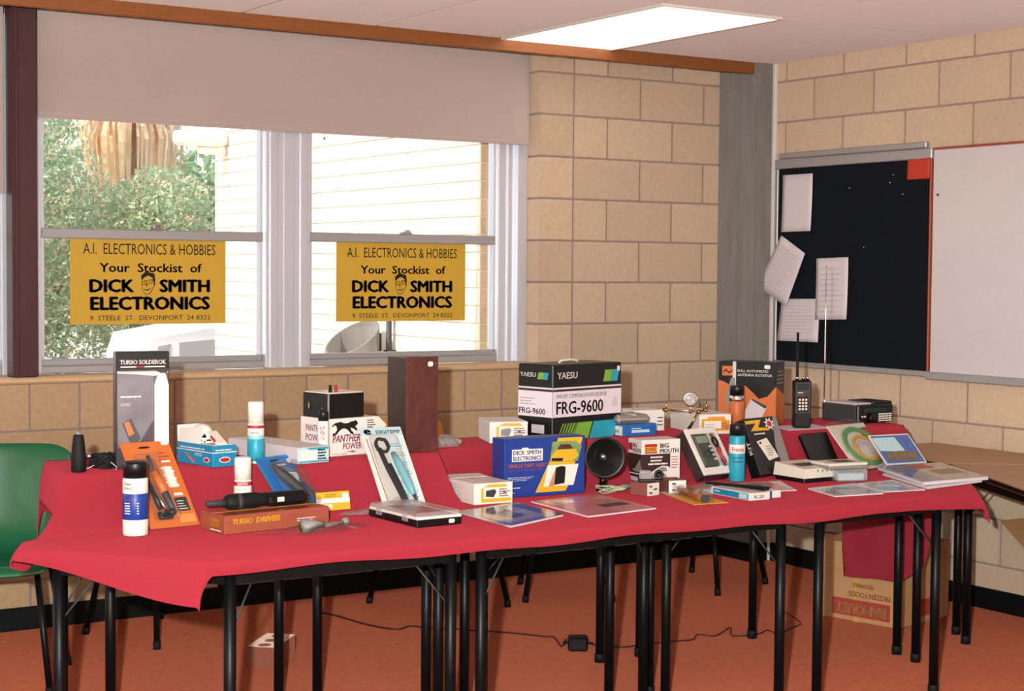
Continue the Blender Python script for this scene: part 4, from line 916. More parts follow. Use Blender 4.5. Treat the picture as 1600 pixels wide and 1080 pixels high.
para(F_, .262, .2, .042, .042, M_GREEN); para(F_, .302, .2, .036, .042, M_CYAN); para(L_, .095, .215, .028, .024, M_GREEN); para(L_, .122, .215, .022, .024, M_CYAN)
for k in range(6): para(F_, .022+k*.014, .0, .005+.001*k, .06, M_GREEN, .5)
para(F_, .098, .0, .085, .06, M_GREEN, .4); para(F_, .19, .0, .13, .06, M_CYAN, .4)
patch(e, 'side_label', L_, rect(.068, .025, .13, .055), M_GREYW); lines(e, L_, .03, .006, .16, .013, 1, M_WHITE, .5, rag=.05)
price(e, F_, .344, .245, .015, .018); patch(e, 'badge_outline', F_, [(.31, .108), (.342, .108), (.338, .13), (.332, .142), (.32, .142), (.314, .13)], M_GREYW, .001)
obj('carry_handle', gtube([(-.06, .085, .267), (-.05, .085, .275), (.0, .085, .278), (.03, .085, .275), (.04, .085, .267)], .004, 6), M_WHITEB, e, True)

# ---- blue car alarm carton
e, fr = carton('alarm_carton', 'blue car alarm carton with orange slanted pictures', 'carton', -1.52, -2.037, -3.1, F0, .311, .083, .194, M_BLUE, bev=.002); F_, L_ = fr['F'], fr['L']
patch(e, 'logo_plate', F_, [(.028, .118), (.145, .118), (.145, .158), (.09, .158), (.09, .163), (.066, .163), (.066, .158), (.028, .158)], M_WHITE); text(e, 'DICK', F_, .032, .14, .044, .014, M_BLUE, .03, off=.0018); text(e, 'SMITH', F_, .084, .14, .054, .014, M_BLUE, .03, off=.0018); text(e, 'ELECTRONICS', F_, .032, .121, .108, .014, M_BLUE, .03, off=.0018)
text(e, 'VEHICLE THEFT ALERT', F_, .014, .098, .146, .012, M_ORANGE, .03); text(e, 'WITH PAGER REMOTE', F_, .014, .086, .13, .008, mat('purple_print', '#9a4b90', .5), .02); lines(e, F_, .012, .055, .115, .07, 3, M_WHITE, .25); lines(e, F_, .012, .03, .08, .036, 1, M_WHITE, .4); lines(e, F_, .012, .014, .05, .02, 1, M_WHITE, .4)
patch(e, 'orange_slant', F_, [(.118, .012), (.235, .012), (.245, .03), (.3, .185), (.295, .19), (.205, .19), (.17, .11)], M_YELLOW, .0007)
patch(e, 'car_picture', F_, [(.172, .11), (.282, .11), (.296, .16), (.275, .178), (.182, .178)], mat('photo_green', '#7b9a5a', .5, noise=.3, nscale=60), .0012); patch(e, 'car_picture', F_, [(.176, .112), (.262, .112), (.285, .13), (.27, .15), (.2, .15), (.178, .132)], M_YELLOW, .0016); patch(e, 'car_picture', F_, [(.178, .114), (.22, .112), (.225, .122), (.18, .124)], M_INK, .002); patch(e, 'car_picture', F_, [(.2, .152), (.262, .152), (.25, .168), (.212, .168)], M_BROWN, .002)
patch(e, 'hand_picture', F_, [(.15, .03), (.265, .03), (.285, .1), (.165, .1)], M_WHITE, .0012); patch(e, 'hand_picture', F_, [(.168, .03), (.19, .03), (.2, .075), (.196, .09), (.188, .075)], mat('skin_print', '#c98a66', .6), .0016); patch(e, 'pager_picture', F_, [(.19, .034), (.23, .038), (.234, .092), (.22, .096), (.196, .092)], M_INK, .002)
text(e, 'THEFT ALERT', (L_[0]+V3(0, -.03, .02), V3(0, 0, 1), V3(0, 1, 0), L_[3]), .0, -.012, .14, .012, M_REDP, .01); patch(e, 'white_tab', L_, rect(.005, .03, .02, .055), M_WHITE)

# ---- horn speaker and its box
e = thing('horn_speaker', 'black round horn speaker standing right of the blue alarm box', 'speaker', (-1.30, -2.07, F0), -24)
c = (.0, 0, .118)
obj('horn_bell', glathe([(.012, .07), (.02, .05), (.034, .02), (.055, .004), (.069, 0), (.0705, -.004), (.069, -.006), (.06, 0), (.04, .012), (.02, .03), (.012, .04)], 32, c, 'y'), M_BLACK, e, True)
obj('centre_dome', gsphere((c[0], .028, c[2]), .0115, 8), M_STEEL, e, True)
obj('driver', glathe([(.02, .05), (.034, .055), (.034, .09), (.02, .1)], 20, c, 'y'), M_BLACK, e, True)
obj('mount', [gtube([(0, .04, .062), (0, .035, .02)], [.008, .012], 10), gsphere((0, .03, .038), .013, 7), glathe([(.022, 0), (.024, .004), (.018, .012), (.008, .018)], 16, (0, .03, 0))], M_BLACK, e, True)
M_WIRE = mat('pale_green_wire', '#b9bf9c', .5); M_WIREG = mat('grey_green_wire', '#7f9680', .5)
rn = random.Random(9); g = []
for k in range(7):
    p = [(.01, .0, .02)]
    for j in range(4): p.append((rn.uniform(-.05, .07), rn.uniform(-.05, .0), rn.uniform(.004, .03)))
    g.append(cord('', p, .0013, None))
obj('wire_tails', g, M_WIRE, e, True); obj('wire_bundle', [gtube([(.03, -.03, .012), (.06, -.02, .022), (.09, -.01, .02)], [.005, .008, .006], 7)], M_WIREG, e, True)
e, fr = carton('horn_carton', 'white and brown horn speaker carton with car pictures', 'carton', -.972, -1.955, -6.9, F0, .158, .095, .153, M_WHITE); F_, L_ = fr['F'], fr['L']
M_CHOC = mat('chocolate_print', '#3b2a26', .5)
for f2, wd, sc in ((F_, .158, 1), (L_, .095, .72)):
    patch(e, 'brown_panel', f2, rect(0, 0, wd*(.74 if sc == 1 else 1), .102), M_CHOC)
patch(e, 'red_logo', F_, rect(.012, .105, .062, .138), M_YELLOW, .0009); patch(e, 'red_logo', F_, rect(.012, .128, .062, .138), M_REDP, .0013); patch(e, 'red_logo', F_, rect(.012, .105, .062, .110), M_REDP, .0013); text(e, 'DSE', F_, .016, .113, .042, .013, M_REDP, .03, off=.0016)
text(e, 'BIG', F_, .074, .123, .036, .016, M_INK, .03); text(e, 'MOUTH', F_, .074, .104, .076, .016, M_INK, .03)
text(e, 'BIG', L_, .034, .124, .028, .015, M_INK, .03); text(e, 'MOUTH', L_, .034, .106, .056, .015, M_INK, .03); patch(e, 'red_logo', L_, rect(.004, .112, .03, .138), M_REDP, .0009)
for k, wd in enumerate((.05, .045, .07)): lines(e, F_, .036-.01*(k == 2), .088-k*.012, .036+wd, .096-k*.012, 1, M_WHITE, .7, rag=.02)
lines(e, F_, .122, .05, .152, .098, 5, M_REDP, .3)
patch(e, 'car_picture', F_, [(.03, .012), (.036, .036), (.06, .05), (.085, .06), (.11, .056), (.13, .036), (.15, .03), (.15, .008), (.12, .002), (.05, .004)], M_WHITE, .0012); patch(e, 'car_picture', F_, [(.05, .036), (.064, .048), (.085, .056), (.1, .052), (.105, .04)], M_GREY, .0016); patch(e, 'car_picture', F_, [(.05, .008), (.14, .01), (.145, .016), (.05, .016)], M_GREY, .0016)
patch(e, 'horn_picture', L_, [(.03, .045), (.05, .05), (.085, .085), (.09, .06), (.1, .045), (.06, .038)], M_GREY, .0012); lines(e, L_, .01, .03, .1, .036, 1, M_WHITE, .6, rag=.02); patch(e, 'side_label', L_, rect(.02, .006, .07, .02), M_GREYW, .0012)

# ---- blue meter box with a grey meter on it
e, fr = carton('meter_box', 'flat blue and white carton under a grey slab, right of the receiver carton', 'carton', -.943, -1.79, -.3, R0, .152, .141, .043, mat('royal_blue_print', '#2a66ae', .4)); F_, L_ = fr['F'], fr['L']
patch(e, 'white_end', L_, rect(.003, .003, .138, .037), M_WHITE); text(e, 'MULTIMETER', L_, .03, .012, .09, .01, M_INK, .02); patch(e, 'white_print', F_, rect(.04, .012, .12, .022), M_SKYB); lines(e, F_, .04, .026, .09, .032, 1, M_WHITE, .5)
e = thing('grey_slab', 'grey plastic wrapped slab lying on the blue meter carton', 'package', (-.96, -1.785, R0+.0445), -4)
obj('slab_body', gbox(-.07, .07, .004, .13, 0, .03, .011), mat('warm_grey_plastic', '#a59a90', .5), e); obj('wrap', gbox(-.072, .072, .002, .132, .001, .033, .012), M_CLEAR, e); obj('strap', gbox(-.006, .006, .002, .131, .029, .034, .001), M_GREYW, e)

# ---- white cartons behind, right middle
e, fr = carton('white_carton', 'plain white carton behind the magnifier stand', 'carton', -.80, -1.66, -8, R0, .13, .12, .078, M_WHITE); lines(e, fr['F'], .1, .02, .125, .06, 3, M_INK, .3)
e, fr = carton('white_carton', 'white carton with orange label left of the freeze can', 'carton', -.655, -1.87, -14.9, R0, .127, .27, .073, M_WHITE); F_ = fr['F']
patch(e, 'orange_label', F_, [(.008, .012), (.12, .012), (.12, .05), (.105, .05), (.1, .064), (.035, .064), (.03, .056), (.008, .056)], mat('amber_print', '#e59a2f', .5)); patch(e, 'white_field', F_, rect(.018, .02, .086, .048), M_WHITE, .001); lines(e, F_, .022, .026, .07, .044, 2, M_GREY, .25); lines(e, F_, .09, .02, .117, .046, 3, M_PINK, .45)

# ---- magnifier stand
e = thing('helping_hand', 'brass helping hand stand with magnifier lens and clips', 'tool stand', (-.765, -1.86, R0), YC)
obj('stand_base', [glathe([(.03, 0), (.031, .006), (.022, .012), (.01, .018)], 18), gtube([(0, 0, .014), (-.006, 0, .03)], .006, 8)], M_BLACKM, e, True)
obj('main_rod', gtube([(-.004, 0, .026), (.028, 0, .085)], .005, 8), M_BRASS, e, True)
obj('cross_arm', [gtube([(-.085, 0, .092), (.0, 0, .088), (.05, 0, .09)], .0032, 8), gsphere((.0, 0, .088), .008, 6), gsphere((.03, 0, .086), .009, 6)], M_BRASS, e, True)
for x in (-.09, .056): obj('clip', [gsphere((x, 0, .092), .0075, 6), gtube([(x, 0, .088), (x+.003, 0, .128)], [.004, .0012], 6), gbox(x-.012, x-.003, -.004, .004, .085, .099, .002)], M_BRASS, e, True)
obj('lens_frame', [ gtube([(0, 0, .105), (.002, 0, .09)], .003, 6)], M_GREYW, e)
obj('lens', glathe([(.001, -.003), (.018, -.002), (.023, 0), (.018, .002), (.001, .003)], 20, (0, 0, .131), 'y'), M_CLEARD, e, True); obj('lens_ring', glathe([(.0225, -.004), (.0275, -.004), (.0275, .004), (.0225, .004), (.0225, -.004)], 20, (0, 0, .131), 'y', False), M_STEEL, e, True)

# ---- multimeter in its window box
e = thing('multimeter_pack', 'white window box holding a digital multimeter with leads', 'multimeter', (-.778, -2.045, F0+.028), 8, 34)
wd, d, h = .158, .05, .185
obj('box_body', gbox(-wd/2, wd/2, .004, d, 0, h, .002), M_CHOC, e); obj('white_front', [gbox(-wd/2, wd/2, -.006, .004, 0, .028, .001), gbox(-wd/2, wd/2, -.006, .004, h-.022, h, .001), gbox(-wd/2, -wd/2+.016, -.006, .004, .028, h-.022, .001), gbox(wd/2-.018, wd/2, -.006, .004, .028, h-.022, .001), gbox(.016, .034, -.006, .004, .028, h-.022, .001)], M_WHITE, e)
mt = obj('meter_case', gbox(-.061, .014, -.012, .004, .03, h-.024, .005), M_OLIVE, e); obj('meter_display', gbox(-.052, .004, -.0135, -.011, .122, .15, .001), mat('lcd', '#8a9684', .3), mt); obj('meter_dial', glathe([(.016, -.012), (.015, -.018), (.004, -.018)], 18, (-.024, 0, .078), 'y'), M_DGREY, mt, True)
for k in range(4): obj('meter_key', gbox(-.005, .008, -.0135, -.011, .052+k*.017, .06+k*.017, .001), M_GREYW, mt)
obj('red_lead', gtube([(.046+.008*math.sin(a*1.1), -.004, .04+.008*a) for a in range(9)], .0065, 7), mat('red_plastic', '#c2303a', .35), e, True); obj('black_lead', [gtube([(.044+.012*math.cos(a*.6), -.004, .125+.018*math.sin(a*.6)) for a in range(14)], .006, 7)], M_BLACK, e, True)
obj('window_film', gbox(-.06, .06, -.0072, -.0065, .03, h-.024), M_CLEAR, e); B_ = frames(wd, d, h)['B']; lines(e, B_, .02, .008, .14, .04, 2, M_PINK, .35)

# ---- little boxes in the middle front
M_REDBR = mat('reddish_brown_card', '#8d5048', .6)
for (X, Y, yaw, d, lbl, sd_) in ((-1.21, -2.22, 13.5, .072, 'small reddish box with a clear gadget on top', 1), (-1.098, -2.208, -15.9, .088, 'small reddish box right of the one with the clear gadget', 2)):
    e, fr = carton('small_box', lbl, 'box', X, Y, yaw, F0, .064, d, .044, M_REDBR); F_ = fr['F']
    patch(e, 'white_label', F_, rect(.001, .001, .063, .043), M_WHITE)
    for k in range(3): patch(e, 'label_mark', F_, rect(.012+.022*(k % 2), .008+.011*k, .026+.026*(k % 2), .013+.011*k), M_CHOC, .0012)
e = thing('gadget', 'clear cased gadget with a black round lens on the small box', 'gadget', (-1.205, -2.185, F0+.0448), YC)
obj('clear_case', gbox(-.03, .012, -.016, .018, .006, .036, .004), M_CLEARD, e); obj('circuit', gbox(-.025, .006, -.01, .012, .008, .026, .002), M_OLIVE, e); obj('base_plate', gbox(-.032, .04, -.018, .02, 0, .008, .002), M_BLACK, e)
obj('lens_barrel', glathe([(.006, .03), (.012, .02), (.0165, -.016), (.0165, -.02), (.01, -.018), (.003, -.012)], 18, (.034, 0, .024), 'y'), M_BLACK, e, True)
# ---- probe on a yellow card
def flat(name, lbl, cat, pts, z, th, m, group=None):
    cx = sum(p[0] for p in pts)/len(pts); cy = sum(p[1] for p in pts)/len(pts)
    e = thing(name, lbl, cat, (cx, cy, z), group=group); q = [(a-cx, b-cy) for a, b in pts]
    obj('cover', gprism(q, 0, th), m, e)
    o = V3(q[0][0], q[0][1], th); r_ = (V3(q[1][0], q[1][1], th)-o); u_ = (V3(q[3][0], q[3][1], th)-o); wd, ht = r_.length, u_.length
    return e, (o, r_.normalized(), u_.normalized(), V3(0, 0, 1)), wd, ht
e, T_, wd, ht = flat('probe_pack', 'yellow card with a copper coloured probe near the front edge', 'blister card', [(-1.23, -2.46), (-1.10, -2.475), (-1.04, -2.165), (-1.14, -2.165)], F0, .002, M_YELLOW)
patch(e, 'blue_header', T_, [(0, ht*.82), (wd*.9, ht*.82), (wd*.85, ht), (0, ht)], M_SKYB, .0008)
obj('probe_tube', gtube([(-.04, -.12, .014), (.0, .0, .014), (.035, .1, .014)], .012, 12), mat('copper_tint', '#c9763f', .25, .5), e, True); obj('probe_end', gtube([(-.043, -.13, .014), (-.039, -.117, .014)], .0135, 12), M_DGREY, e, True); obj('blister', gprism([(-.07, -.12), (-.015, -.135), (.055, .1), (.01, .11)], .002, .03), M_CLEAR, e)
# ---- kit boxes
e, fr = carton('kit_box', 'flat blue and white carton with black strips near the front edge', 'carton', -.968, -2.477, -1.4, F0, .083, .205, .025, M_WHITE); L_ = fr['L']; patch(e, 'blue_side', L_, rect(.012, .003, .195, .022), M_TEAL); patch(e, 'blue_side', L_, rect(.15, .005, .19, .02), M_SKYB, .0009); lines(e, L_, .02, .012, .05, .018, 1, M_WHITE, .6); text(e, 'K-20', fr['F'], .018, .006, .04, .012, M_INK, .01)
e, fr = carton('kit_box', 'thin white carton lying against the blue and white kit box', 'carton', -.885, -2.46, -1.4, F0, .048, .19, .024, M_WHITE); patch(e, 'blue_edge', fr['F'], rect(0, 0, .008, .024), M_BLUE)
for k, (x, y, yaw, zz) in enumerate(((-.93, -2.40, 10, .0265), (-.95, -2.42, 24, .0345))):
    e = thing('black_strip', ['lower black plastic strip lying on the kit boxes', 'upper black plastic strip lying across the kit boxes'][k], 'strip', (x, y, F0+zz), yaw)
    obj('strip_body', gbox(-.012, .012, -.06, .17, 0, .007, .002), M_BLACK, e); obj('strip_groove', gbox(-.004, .004, -.055, .165, .007, .0076), M_DGREY, e)

# ---- antenna rotator carton, scanner, receiver
e, fr = carton('antenna_carton', 'black and orange antenna carton standing in front of the corner column', 'carton', -.28, -1.609, -57.1, R0, .234, .12, .244, M_BLACK, bev=.002); F_, RR = fr['F'], fr['R']
patch(e, 'orange_wave', F_, [(0, 0), (.234, 0), (.234, .15), (.2, .11), (.165, .1), (.14, .125), (.11, .15), (.08, .14), (.05, .15), (.02, .165), (0, .17)], M_ORANGE); patch(e, 'orange_square', F_, rect(.015, .188, .062, .226), M_ORANGE, .0008); patch(e, 'zigzag', F_, [(.02, .205), (.032, .215), (.042, .202), (.058, .212), (.058, .207), (.042, .196), (.032, .208), (.02, .199)], M_INK, .0012)
text(e, 'FULL AUTOMATIC', F_, .078, .203, .125, .0105, M_WHITE, .03); text(e, 'ANTENNA ROTATOR', F_, .078, .187, .14, .0105, M_WHITE, .03); price(e, F_, .198, .226, .024, .015)
obj('mast_picture', gext(rect(.058, .0, .072, .244), F_, .0008, .0016), M_GREYW, e); obj('rotor_picture', gext([(.03, .1), (.045, .155), (.052, .18), (.068, .18), (.07, .11), (.055, .06), (.04, .06)], F_, .0016, .003), M_GREY, e)
patch(e, 'controller_picture', F_, [(.1, .03), (.135, .1), (.2, .072), (.165, .0), (.12, .0)], M_GREYW, .0012); patch(e, 'controller_picture', F_, [(.135, .095), (.138, .1), (.2, .072), (.192, .062)], M_DGREY, .0016); patch(e, 'orange_wave', RR, [(0, 0), (.12, 0), (.12, .11), (.06, .13), (0, .15)], M_ORANGE); lines(e, RR, .01, .16, .11, .22, 4, M_GREY, .3)

e = thing('handheld_scanner', 'black handheld radio scanner with rubber antenna standing on the step', 'radio', (-.205, -1.84, R0+.002), -28)
obj('radio_case', gbox(-.034, .034, -.02, .02, 0, .182, .006), M_BLACK, e); obj('front_plate', gbox(-.029, .029, -.0215, -.019, .055, .176, .003), M_DGREY, e); obj('display', gbox(-.022, .022, -.0225, -.021, .145, .168, .001), mat('dark_lcd', '#20282a', .2), e); obj('keypad_plate', gbox(-.021, .021, -.0225, -.021, .062, .12, .001), M_BLACK, e)
for r_ in range(4):
    for c_ in range(3): obj('key', gbox(-.017+c_*.0125, -.0085+c_*.0125, -.0245, -.0215, .068+r_*.012, .0755+r_*.012, .001), M_CREAM, e)
obj('brand_strip', gbox(-.02, .0, -.0228, -.021, .133, .137), M_GREYW, e); obj('red_key', gbox(-.008, .006, -.0235, -.021, .121, .125, .001), M_REDP, e)
for x in (.006, .022): obj('knob', glathe([(.007, .182), (.007, .195), (.005, .197)], 12, (x, 0, 0)), M_STEEL, e, True)
obj('rubber_antenna', gtube([(-.018, 0, .182), (-.018, 0, .2), (-.018, 0, .21), (-.018, 0, .365)], [.006, .006, .0055, .0048], 10), M_RUB, e, True); obj('antenna_base', glathe([(.007, .181), (.007, .193), (.006, .195)], 12, (-.018, 0, 0)), M_STEEL, e, True)
tag(flat('paper_slip', 'thin white sheet under the handheld scanner', 'paper', [(-.32, -1.90), (-.10, -1.90), (-.06, -1.74), (-.28, -1.74)], R0-.0005, .0012, M_WHITEP)[0], 'thin white sheet under the handheld scanner', 'paper')

e = thing('receiver', 'black desktop radio receiver with telescopic whip at the right end of the step', 'radio', (.185, -1.84, R0), 1.2)
wd, d, h = .19, .2, .075
obj('receiver_case', gbox(-wd/2, wd/2, .01, d, .006, h, .004), M_DGREY, e); obj('top_cover', gbox(-wd/2+.002, wd/2-.08, .012, d, h, h+.007, .002), M_GREYW, e); obj('front_panel', gbox(-wd/2-.004, wd/2+.004, -.006, .012, .004, h+.002, .005), M_BLACK, e); obj('top_hood', gbox(-.01, wd/2+.004, .0, d*.7, h, h+.012, .004), M_BLACK, e)
obj('display', gbox(-.06, .06, -.0075, -.005, .044, .062, .001), mat('green_display', '#16352e', .15), e); obj('tuning_knob', glathe([(.017, -.006), (.017, -.02), (.014, -.023), (.003, -.023)], 20, (-.03, 0, .024), 'y'), M_BLACK, e, True)
for x in (-.08, -.065): obj('knob', glathe([(.006, -.006), (.0055, -.014)], 12, (x, 0, .03), 'y'), M_STEEL, e, True)
for r_ in range(4):
    for c_ in range(4): obj('key', gbox(.015+c_*.019, .031+c_*.019, -.0085, -.005, .008+r_*.0088, .0135+r_*.0088, .001), M_CREAM, e)
for x in (-.07, .07): obj('foot', glathe([(.007, 0), (.008, .006)], 10, (x, .02, 0)), M_RUB, e)
obj('whip_antenna', gtube([(-.09, .19, .07), (-.09, .19, .25), (-.09, .19, .43), (-.09, .19, .62)], [.0032, .0026, .002, .0015], 7), M_STEEL, e, True); obj('whip_tip', gsphere((-.09, .19, .623), .0035, 6), M_STEEL, e, True); obj('whip_mount', glathe([(.007, .055), (.007, .085), (.004, .09)], 10, (-.09, .19, 0)), M_STEEL, e, True)

# ---- black kit box with yellow flash, black folder
e = thing('kit_carton', 'black carton with a yellow zigzag and a circuit picture right of the freeze can', 'carton', (-.518, -2.056, F0+.017), 12.8, 22); fr = frames(.198, .045, .214); F_, L_ = fr['F'], fr['L']
obj('carton', gbox(-.099, .099, 0, .045, 0, .214, .002), M_BLACK, e)
patch(e, 'grey_edge', F_, [(.15, .0), (.197, .0), (.197, .213), (.175, .213), (.14, .1)], M_GREY); patch(e, 'yellow_flash', F_, [(.0, .204), (.098, .205), (.07, .176), (.125, .172), (.128, .162), (.02, .165), (.06, .192), (.002, .192)], M_YELLOW, .001)
lines(e, F_, .035, .15, .1, .157, 1, M_WHITE, .7, rag=.02); patch(e, 'board_picture', F_, [(.035, .125), (.1, .135), (.14, .06), (.075, .05)], M_CREAM, .001); lines(e, F_, .08, .068, .12, .11, 5, M_GREY, .4, off=.0014); patch(e, 'chip', F_, rect(.048, .114, .06, .122), M_INK, .0014)
st_ = [(.142+.032*(1 if k % 2 else .55)*math.cos(k*math.pi/8), .186+.026*(1 if k % 2 else .55)*math.sin(k*math.pi/8)) for k in range(16)]; patch(e, 'starburst', F_, st_, M_WHITE, .0012); patch(e, 'starburst', F_, [(.142+(a-.142)*.6, .186+(b-.186)*.6) for a, b in st_], M_REDP, .0016)
text(e, 'KIT', (L_[0]+V3(0, -.03, .02), V3(0, 0, 1), V3(0, 1, 0), L_[3]), .06, -.01, .05, .014, M_WHITE, .03)
e = thing('black_case', 'plain black case leaning right of the black carton with yellow zigzag', 'case', (-.225, -2.02, F0+.013), 9.8, 30)
obj('case_shell', gbox(-.08, .08, 0, .022, 0, .15, .005), M_BLACK, e); obj('hinge_line', gbox(-.066, -.064, -.0008, .001, .004, .146), M_DGREY, e)

# ---- cream desk unit, grey calculator on a clear box
e = thing('desk_unit', 'cream electronic desk unit on a black base in front of the zigzag carton', 'desk unit', (-.46, -2.225, F0), 1)
wd, d = .165, .16
obj('base', gbox(-wd/2+.004, wd/2-.004, .004, d-.004, 0, .018, .003), M_BLACK, e); obj('cream_shell', ([(-wd/2, 0, .016), (wd/2, 0, .016), (wd/2, d, .016), (-wd/2, d, .016), (-wd/2, 0, .05), (wd/2, 0, .05), (wd/2-.004, d-.004, .062), (-wd/2+.004, d-.004, .062)], [(3, 2, 1, 0), (0, 1, 5, 4), (1, 2, 6, 5), (2, 3, 7, 6), (3, 0, 4, 7), (4, 5, 6, 7)]), M_CREAM, e); obj('dark_window', gext([(.03, .05), (.13, .05), (.13, .1), (.03, .1)], (V3(-wd/2, 0, .05), V3(1, 0, 0), V3(0, d, .012).normalized(), V3(0, -.07, 1).normalized()), -.002, .0012), M_OLIVE, e)
for k in range(4): obj('button', gbox(-.02+k*.022, -.014+k*.022, -.002, .001, .036, .046, .001), M_GREY, e)
e = thing('clear_box', 'clear plastic box under the grey flat unit', 'box', (-.345, -2.235, F0), YC+15); obj('box_shell', gbox(-.06, .06, -.05, .05, 0, .045, .006), M_CLEARD, e); obj('contents', gbox(-.05, .05, -.04, .04, .003, .03, .004), M_SKYB, e)
e = thing('flat_unit', 'grey and white flat unit lying on the clear box', 'electronic unit', (-.365, -2.215, F0+.046), -8); obj('lower_shell', gbox(-.085, .085, -.06, .06, 0, .012, .003), M_GREY, e); obj('upper_shell', gbox(-.085, .085, -.06, .06, .0115, .022, .004), M_CREAM, e); obj('label_plate', gbox(-.03, .05, -.03, .03, .0215, .0228), M_OLIVE, e)

# ---- cable coil in a clear bag, brochure, magazines
e = thing('cable_bag', 'clear bag with a coil of green and yellow wire leaning by the receiver', 'cable', (-.02, -2.06, F0+.006), 10.7, 43); wd, h = .25, .22
n = 12; v = []; f = []; rn = random.Random(12)
for j in range(n+1):
    for i in range(n+1): s, t = i/n, j/n; v.append((-wd/2+wd*s+rn.uniform(-.004, .004), -.012*(4*s*(1-s)*4*t*(1-t))**.5-.004*rn.random(), h*t+(.02*math.sin(s*3.1) if j == n else 0)))
for j in range(n):
    for i in range(n): a = j*(n+1)+i; f.append((a, a+1, a+n+2, a+n+1))
obj('bag_film', (v, f), M_CLEAR, e); obj('bag_back', gbox(-wd/2+.004, wd/2-.004, .002, .004, .004, h-.004), M_WHITEB, e)
def coil(r0, k, m_, cx, cz_, nm, y):
    g = []
    for q_ in range(k):
        r_ = r0-.0045*q_; g.append(gtube([(cx+r_*math.cos(a*.2618)*1.1, y+.001*math.sin(a*3+q_), cz_+r_*math.sin(a*.2618)*.95) for a in range(25)], .0028, 6))
    obj(nm, g, m_, e, True)
coil(.095, 5, mat('green_wire', '#5fa653', .4), .01, .105, 'green_coil', -.004); coil(.062, 3, M_YELLOW, .02, .095, 'yellow_coil', -.005); coil(.045, 5, M_GREYW, .025, .09, 'grey_coil', -.005); obj('red_tip', gtube([(.04, -.008, .04), (.075, -.008, .03)], .006, 6), M_REDP, e, True)
e = thing('brochure', 'blue and white brochure leaning on the cable bag at the right', 'brochure', (.105, -2.095, F0+.02), -4.1, 47); F_ = frames(.2, .004, .15)['F']
obj('cover', gbox(-.1, .1, 0, .004, 0, .15), M_WHITE, e); patch(e, 'blue_photo', F_, rect(.006, .006, .194, .144), mat('photo_blue', '#4f6fae', .35, noise=.25, nscale=30), .0007); patch(e, 'pale_panel', F_, [(.01, .07), (.13, .06), (.12, .135), (.008, .135)], M_SKYB, .001); patch(e, 'city_picture', F_, [(.02, .02), (.17, .015), (.18, .06), (.1, .065), (.03, .06)], mat('photo_brown', '#7d6a58', .4, noise=.4, nscale=60), .0012)
M_MAGG = mat('magazine_cover_grey', '#9aa0a2', .2, noise=.4, nscale=9, coat=.6); M_MAGB = mat('magazine_cover_blue', '#4b5f94', .2, noise=.3, nscale=9, coat=.6); M_MAGR = mat('magazine_cover_pink', '#d9868c', .35, noise=.25, nscale=8, coat=.2); M_MAGW = mat('magazine_cover_pale', '#cfc9c4', .2, noise=.2, nscale=10, coat=.5)
def mag(lbl, pts, z, th, m, spine=None, extra=(), name='magazine', cat='magazine'):
    e, T_, wd, ht = flat(name, lbl, cat, pts, z, th, M_WHITEP)
    patch(e, 'cover_print', T_, rect(.002, .002, wd-.002, ht-.002), m, .0006)
    for (u0, v0, u1, v1, m_) in extra: patch(e, 'picture', T_, rect(u0*wd, v0*ht, u1*wd, v1*ht), m_, .001)
    return e
mag('lower magazine of the pair at the right end, half under the top one', [(-.28, -2.56), (.04, -2.52), (.17, -2.18), (-.13, -2.2)], F0+.001, .008, M_MAGG, extra=((.1, .1, .5, .4, M_MAGR),))
mag('top glossy magazine of the pair at the right end', [(-.27, -2.53), (.055, -2.535), (.215, -2.145), (-.08, -2.125)], F0+.0105, .011, M_MAGG, extra=((.06, .06, .35, .9, M_MAGB), (.5, .3, .9, .6, mat('print_tan', '#b08a6a', .4)), (.4, .7, .7, .95, M_ORANGE)))
mag('thin leaflet lying flat left of the glossy magazine pair', [(-.47, -2.545), (-.3, -2.57), (-.2, -2.32), (-.40, -2.335)], F0, .003, M_MAGW, extra=((.1, .2, .6, .5, M_MAGB), (.5, .55, .9, .9, M_MAGG)), name='leaflet', cat='leaflet')
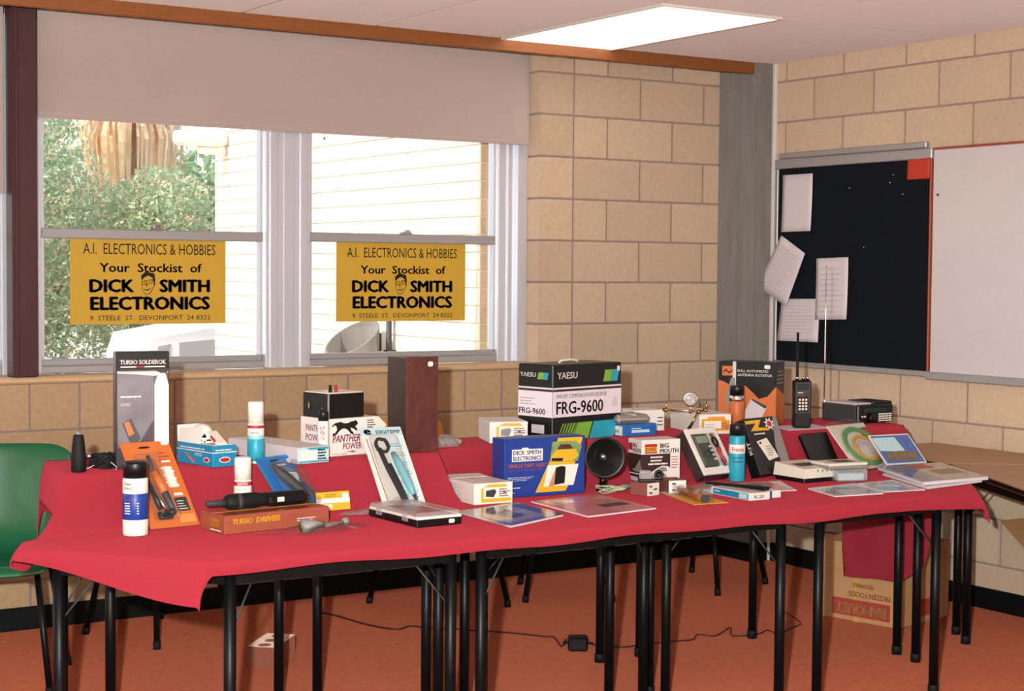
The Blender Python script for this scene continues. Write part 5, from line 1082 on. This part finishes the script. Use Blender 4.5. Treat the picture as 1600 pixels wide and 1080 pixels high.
mag('shiny leaflet in plastic at the front edge below the cream unit', [(-.70, -2.545), (-.50, -2.57), (-.40, -2.33), (-.64, -2.35)], F0, .004, M_MAGG, extra=((.05, .7, .95, .95, M_MAGB), (.3, .1, .7, .6, M_MAGW)), name='leaflet', cat='leaflet')
mag('pale leaflet between the kit boxes and the freeze can', [(-.84, -2.33), (-.70, -2.36), (-.58, -2.14), (-.78, -2.12)], F0, .003, M_MAGR, extra=((.1, .6, .6, .9, M_MAGW),), name='leaflet', cat='leaflet')
mag('pale card lying behind the yellow probe pack', [(-1.07, -2.3), (-.93, -2.25), (-.86, -2.1), (-1.0, -2.12)], F0, .003, M_MAGW, extra=((.1, .6, .6, .9, M_ORANGE),), name='leaflet', cat='leaflet')
e = mag('blue and grey catalogue in clear film right of the tool case', [(-1.99, -2.56), (-1.73, -2.45), (-1.735, -2.19), (-1.975, -2.25)], F0, .005, M_MAGB, extra=((.1, .15, .8, .8, M_MAGW), (.25, .3, .6, .7, mat('print_tan', '#b08a6a', .4))), name='catalogue', cat='catalogue')
obj('film', gprism([(-.15, -.19), (.145, -.08), (.145, .19), (-.13, .13)], .0062, .0068), M_CLEAR, e)
e = mag('pink folder in clear film at the middle of the front edge', [(-1.68, -2.51), (-1.39, -2.47), (-1.385, -2.14), (-1.65, -2.15)], F0, .004, M_MAGR, extra=((.5, .3, .9, .45, M_DGREY), (.1, .7, .5, .9, M_MAGW)), name='folder', cat='folder')


# ------------------------------------------------------------------ groups of repeats
GROUPS = dict(school_table='school tables of the room', stool='stools behind the tables', plastic_chair='plastic chairs behind the tables', spray_can='spray cans on the cloth', pinned_paper='papers on the notice board',
              window_sign='yellow shop signs', car='cars outside', ceiling_light='fluorescent panels', roller_blind='roller blinds', small_box='small reddish boxes', kit_box='flat kit boxes', black_strip='black strips on the kit boxes',
              leaflet='leaflets lying on the cloth', magazine='magazines at the right end', floor_cable='cables on the carpet', white_carton='white cartons on the cloth', tool_card='tool cards leaning on the step', cardboard_carton='brown cartons on the floor')
for o in list(COL.objects):
    if o.parent is None and 'label' in o.keys():
        b = o.name.split('.')[0]
        if b in GROUPS: o['group'] = GROUPS[b]
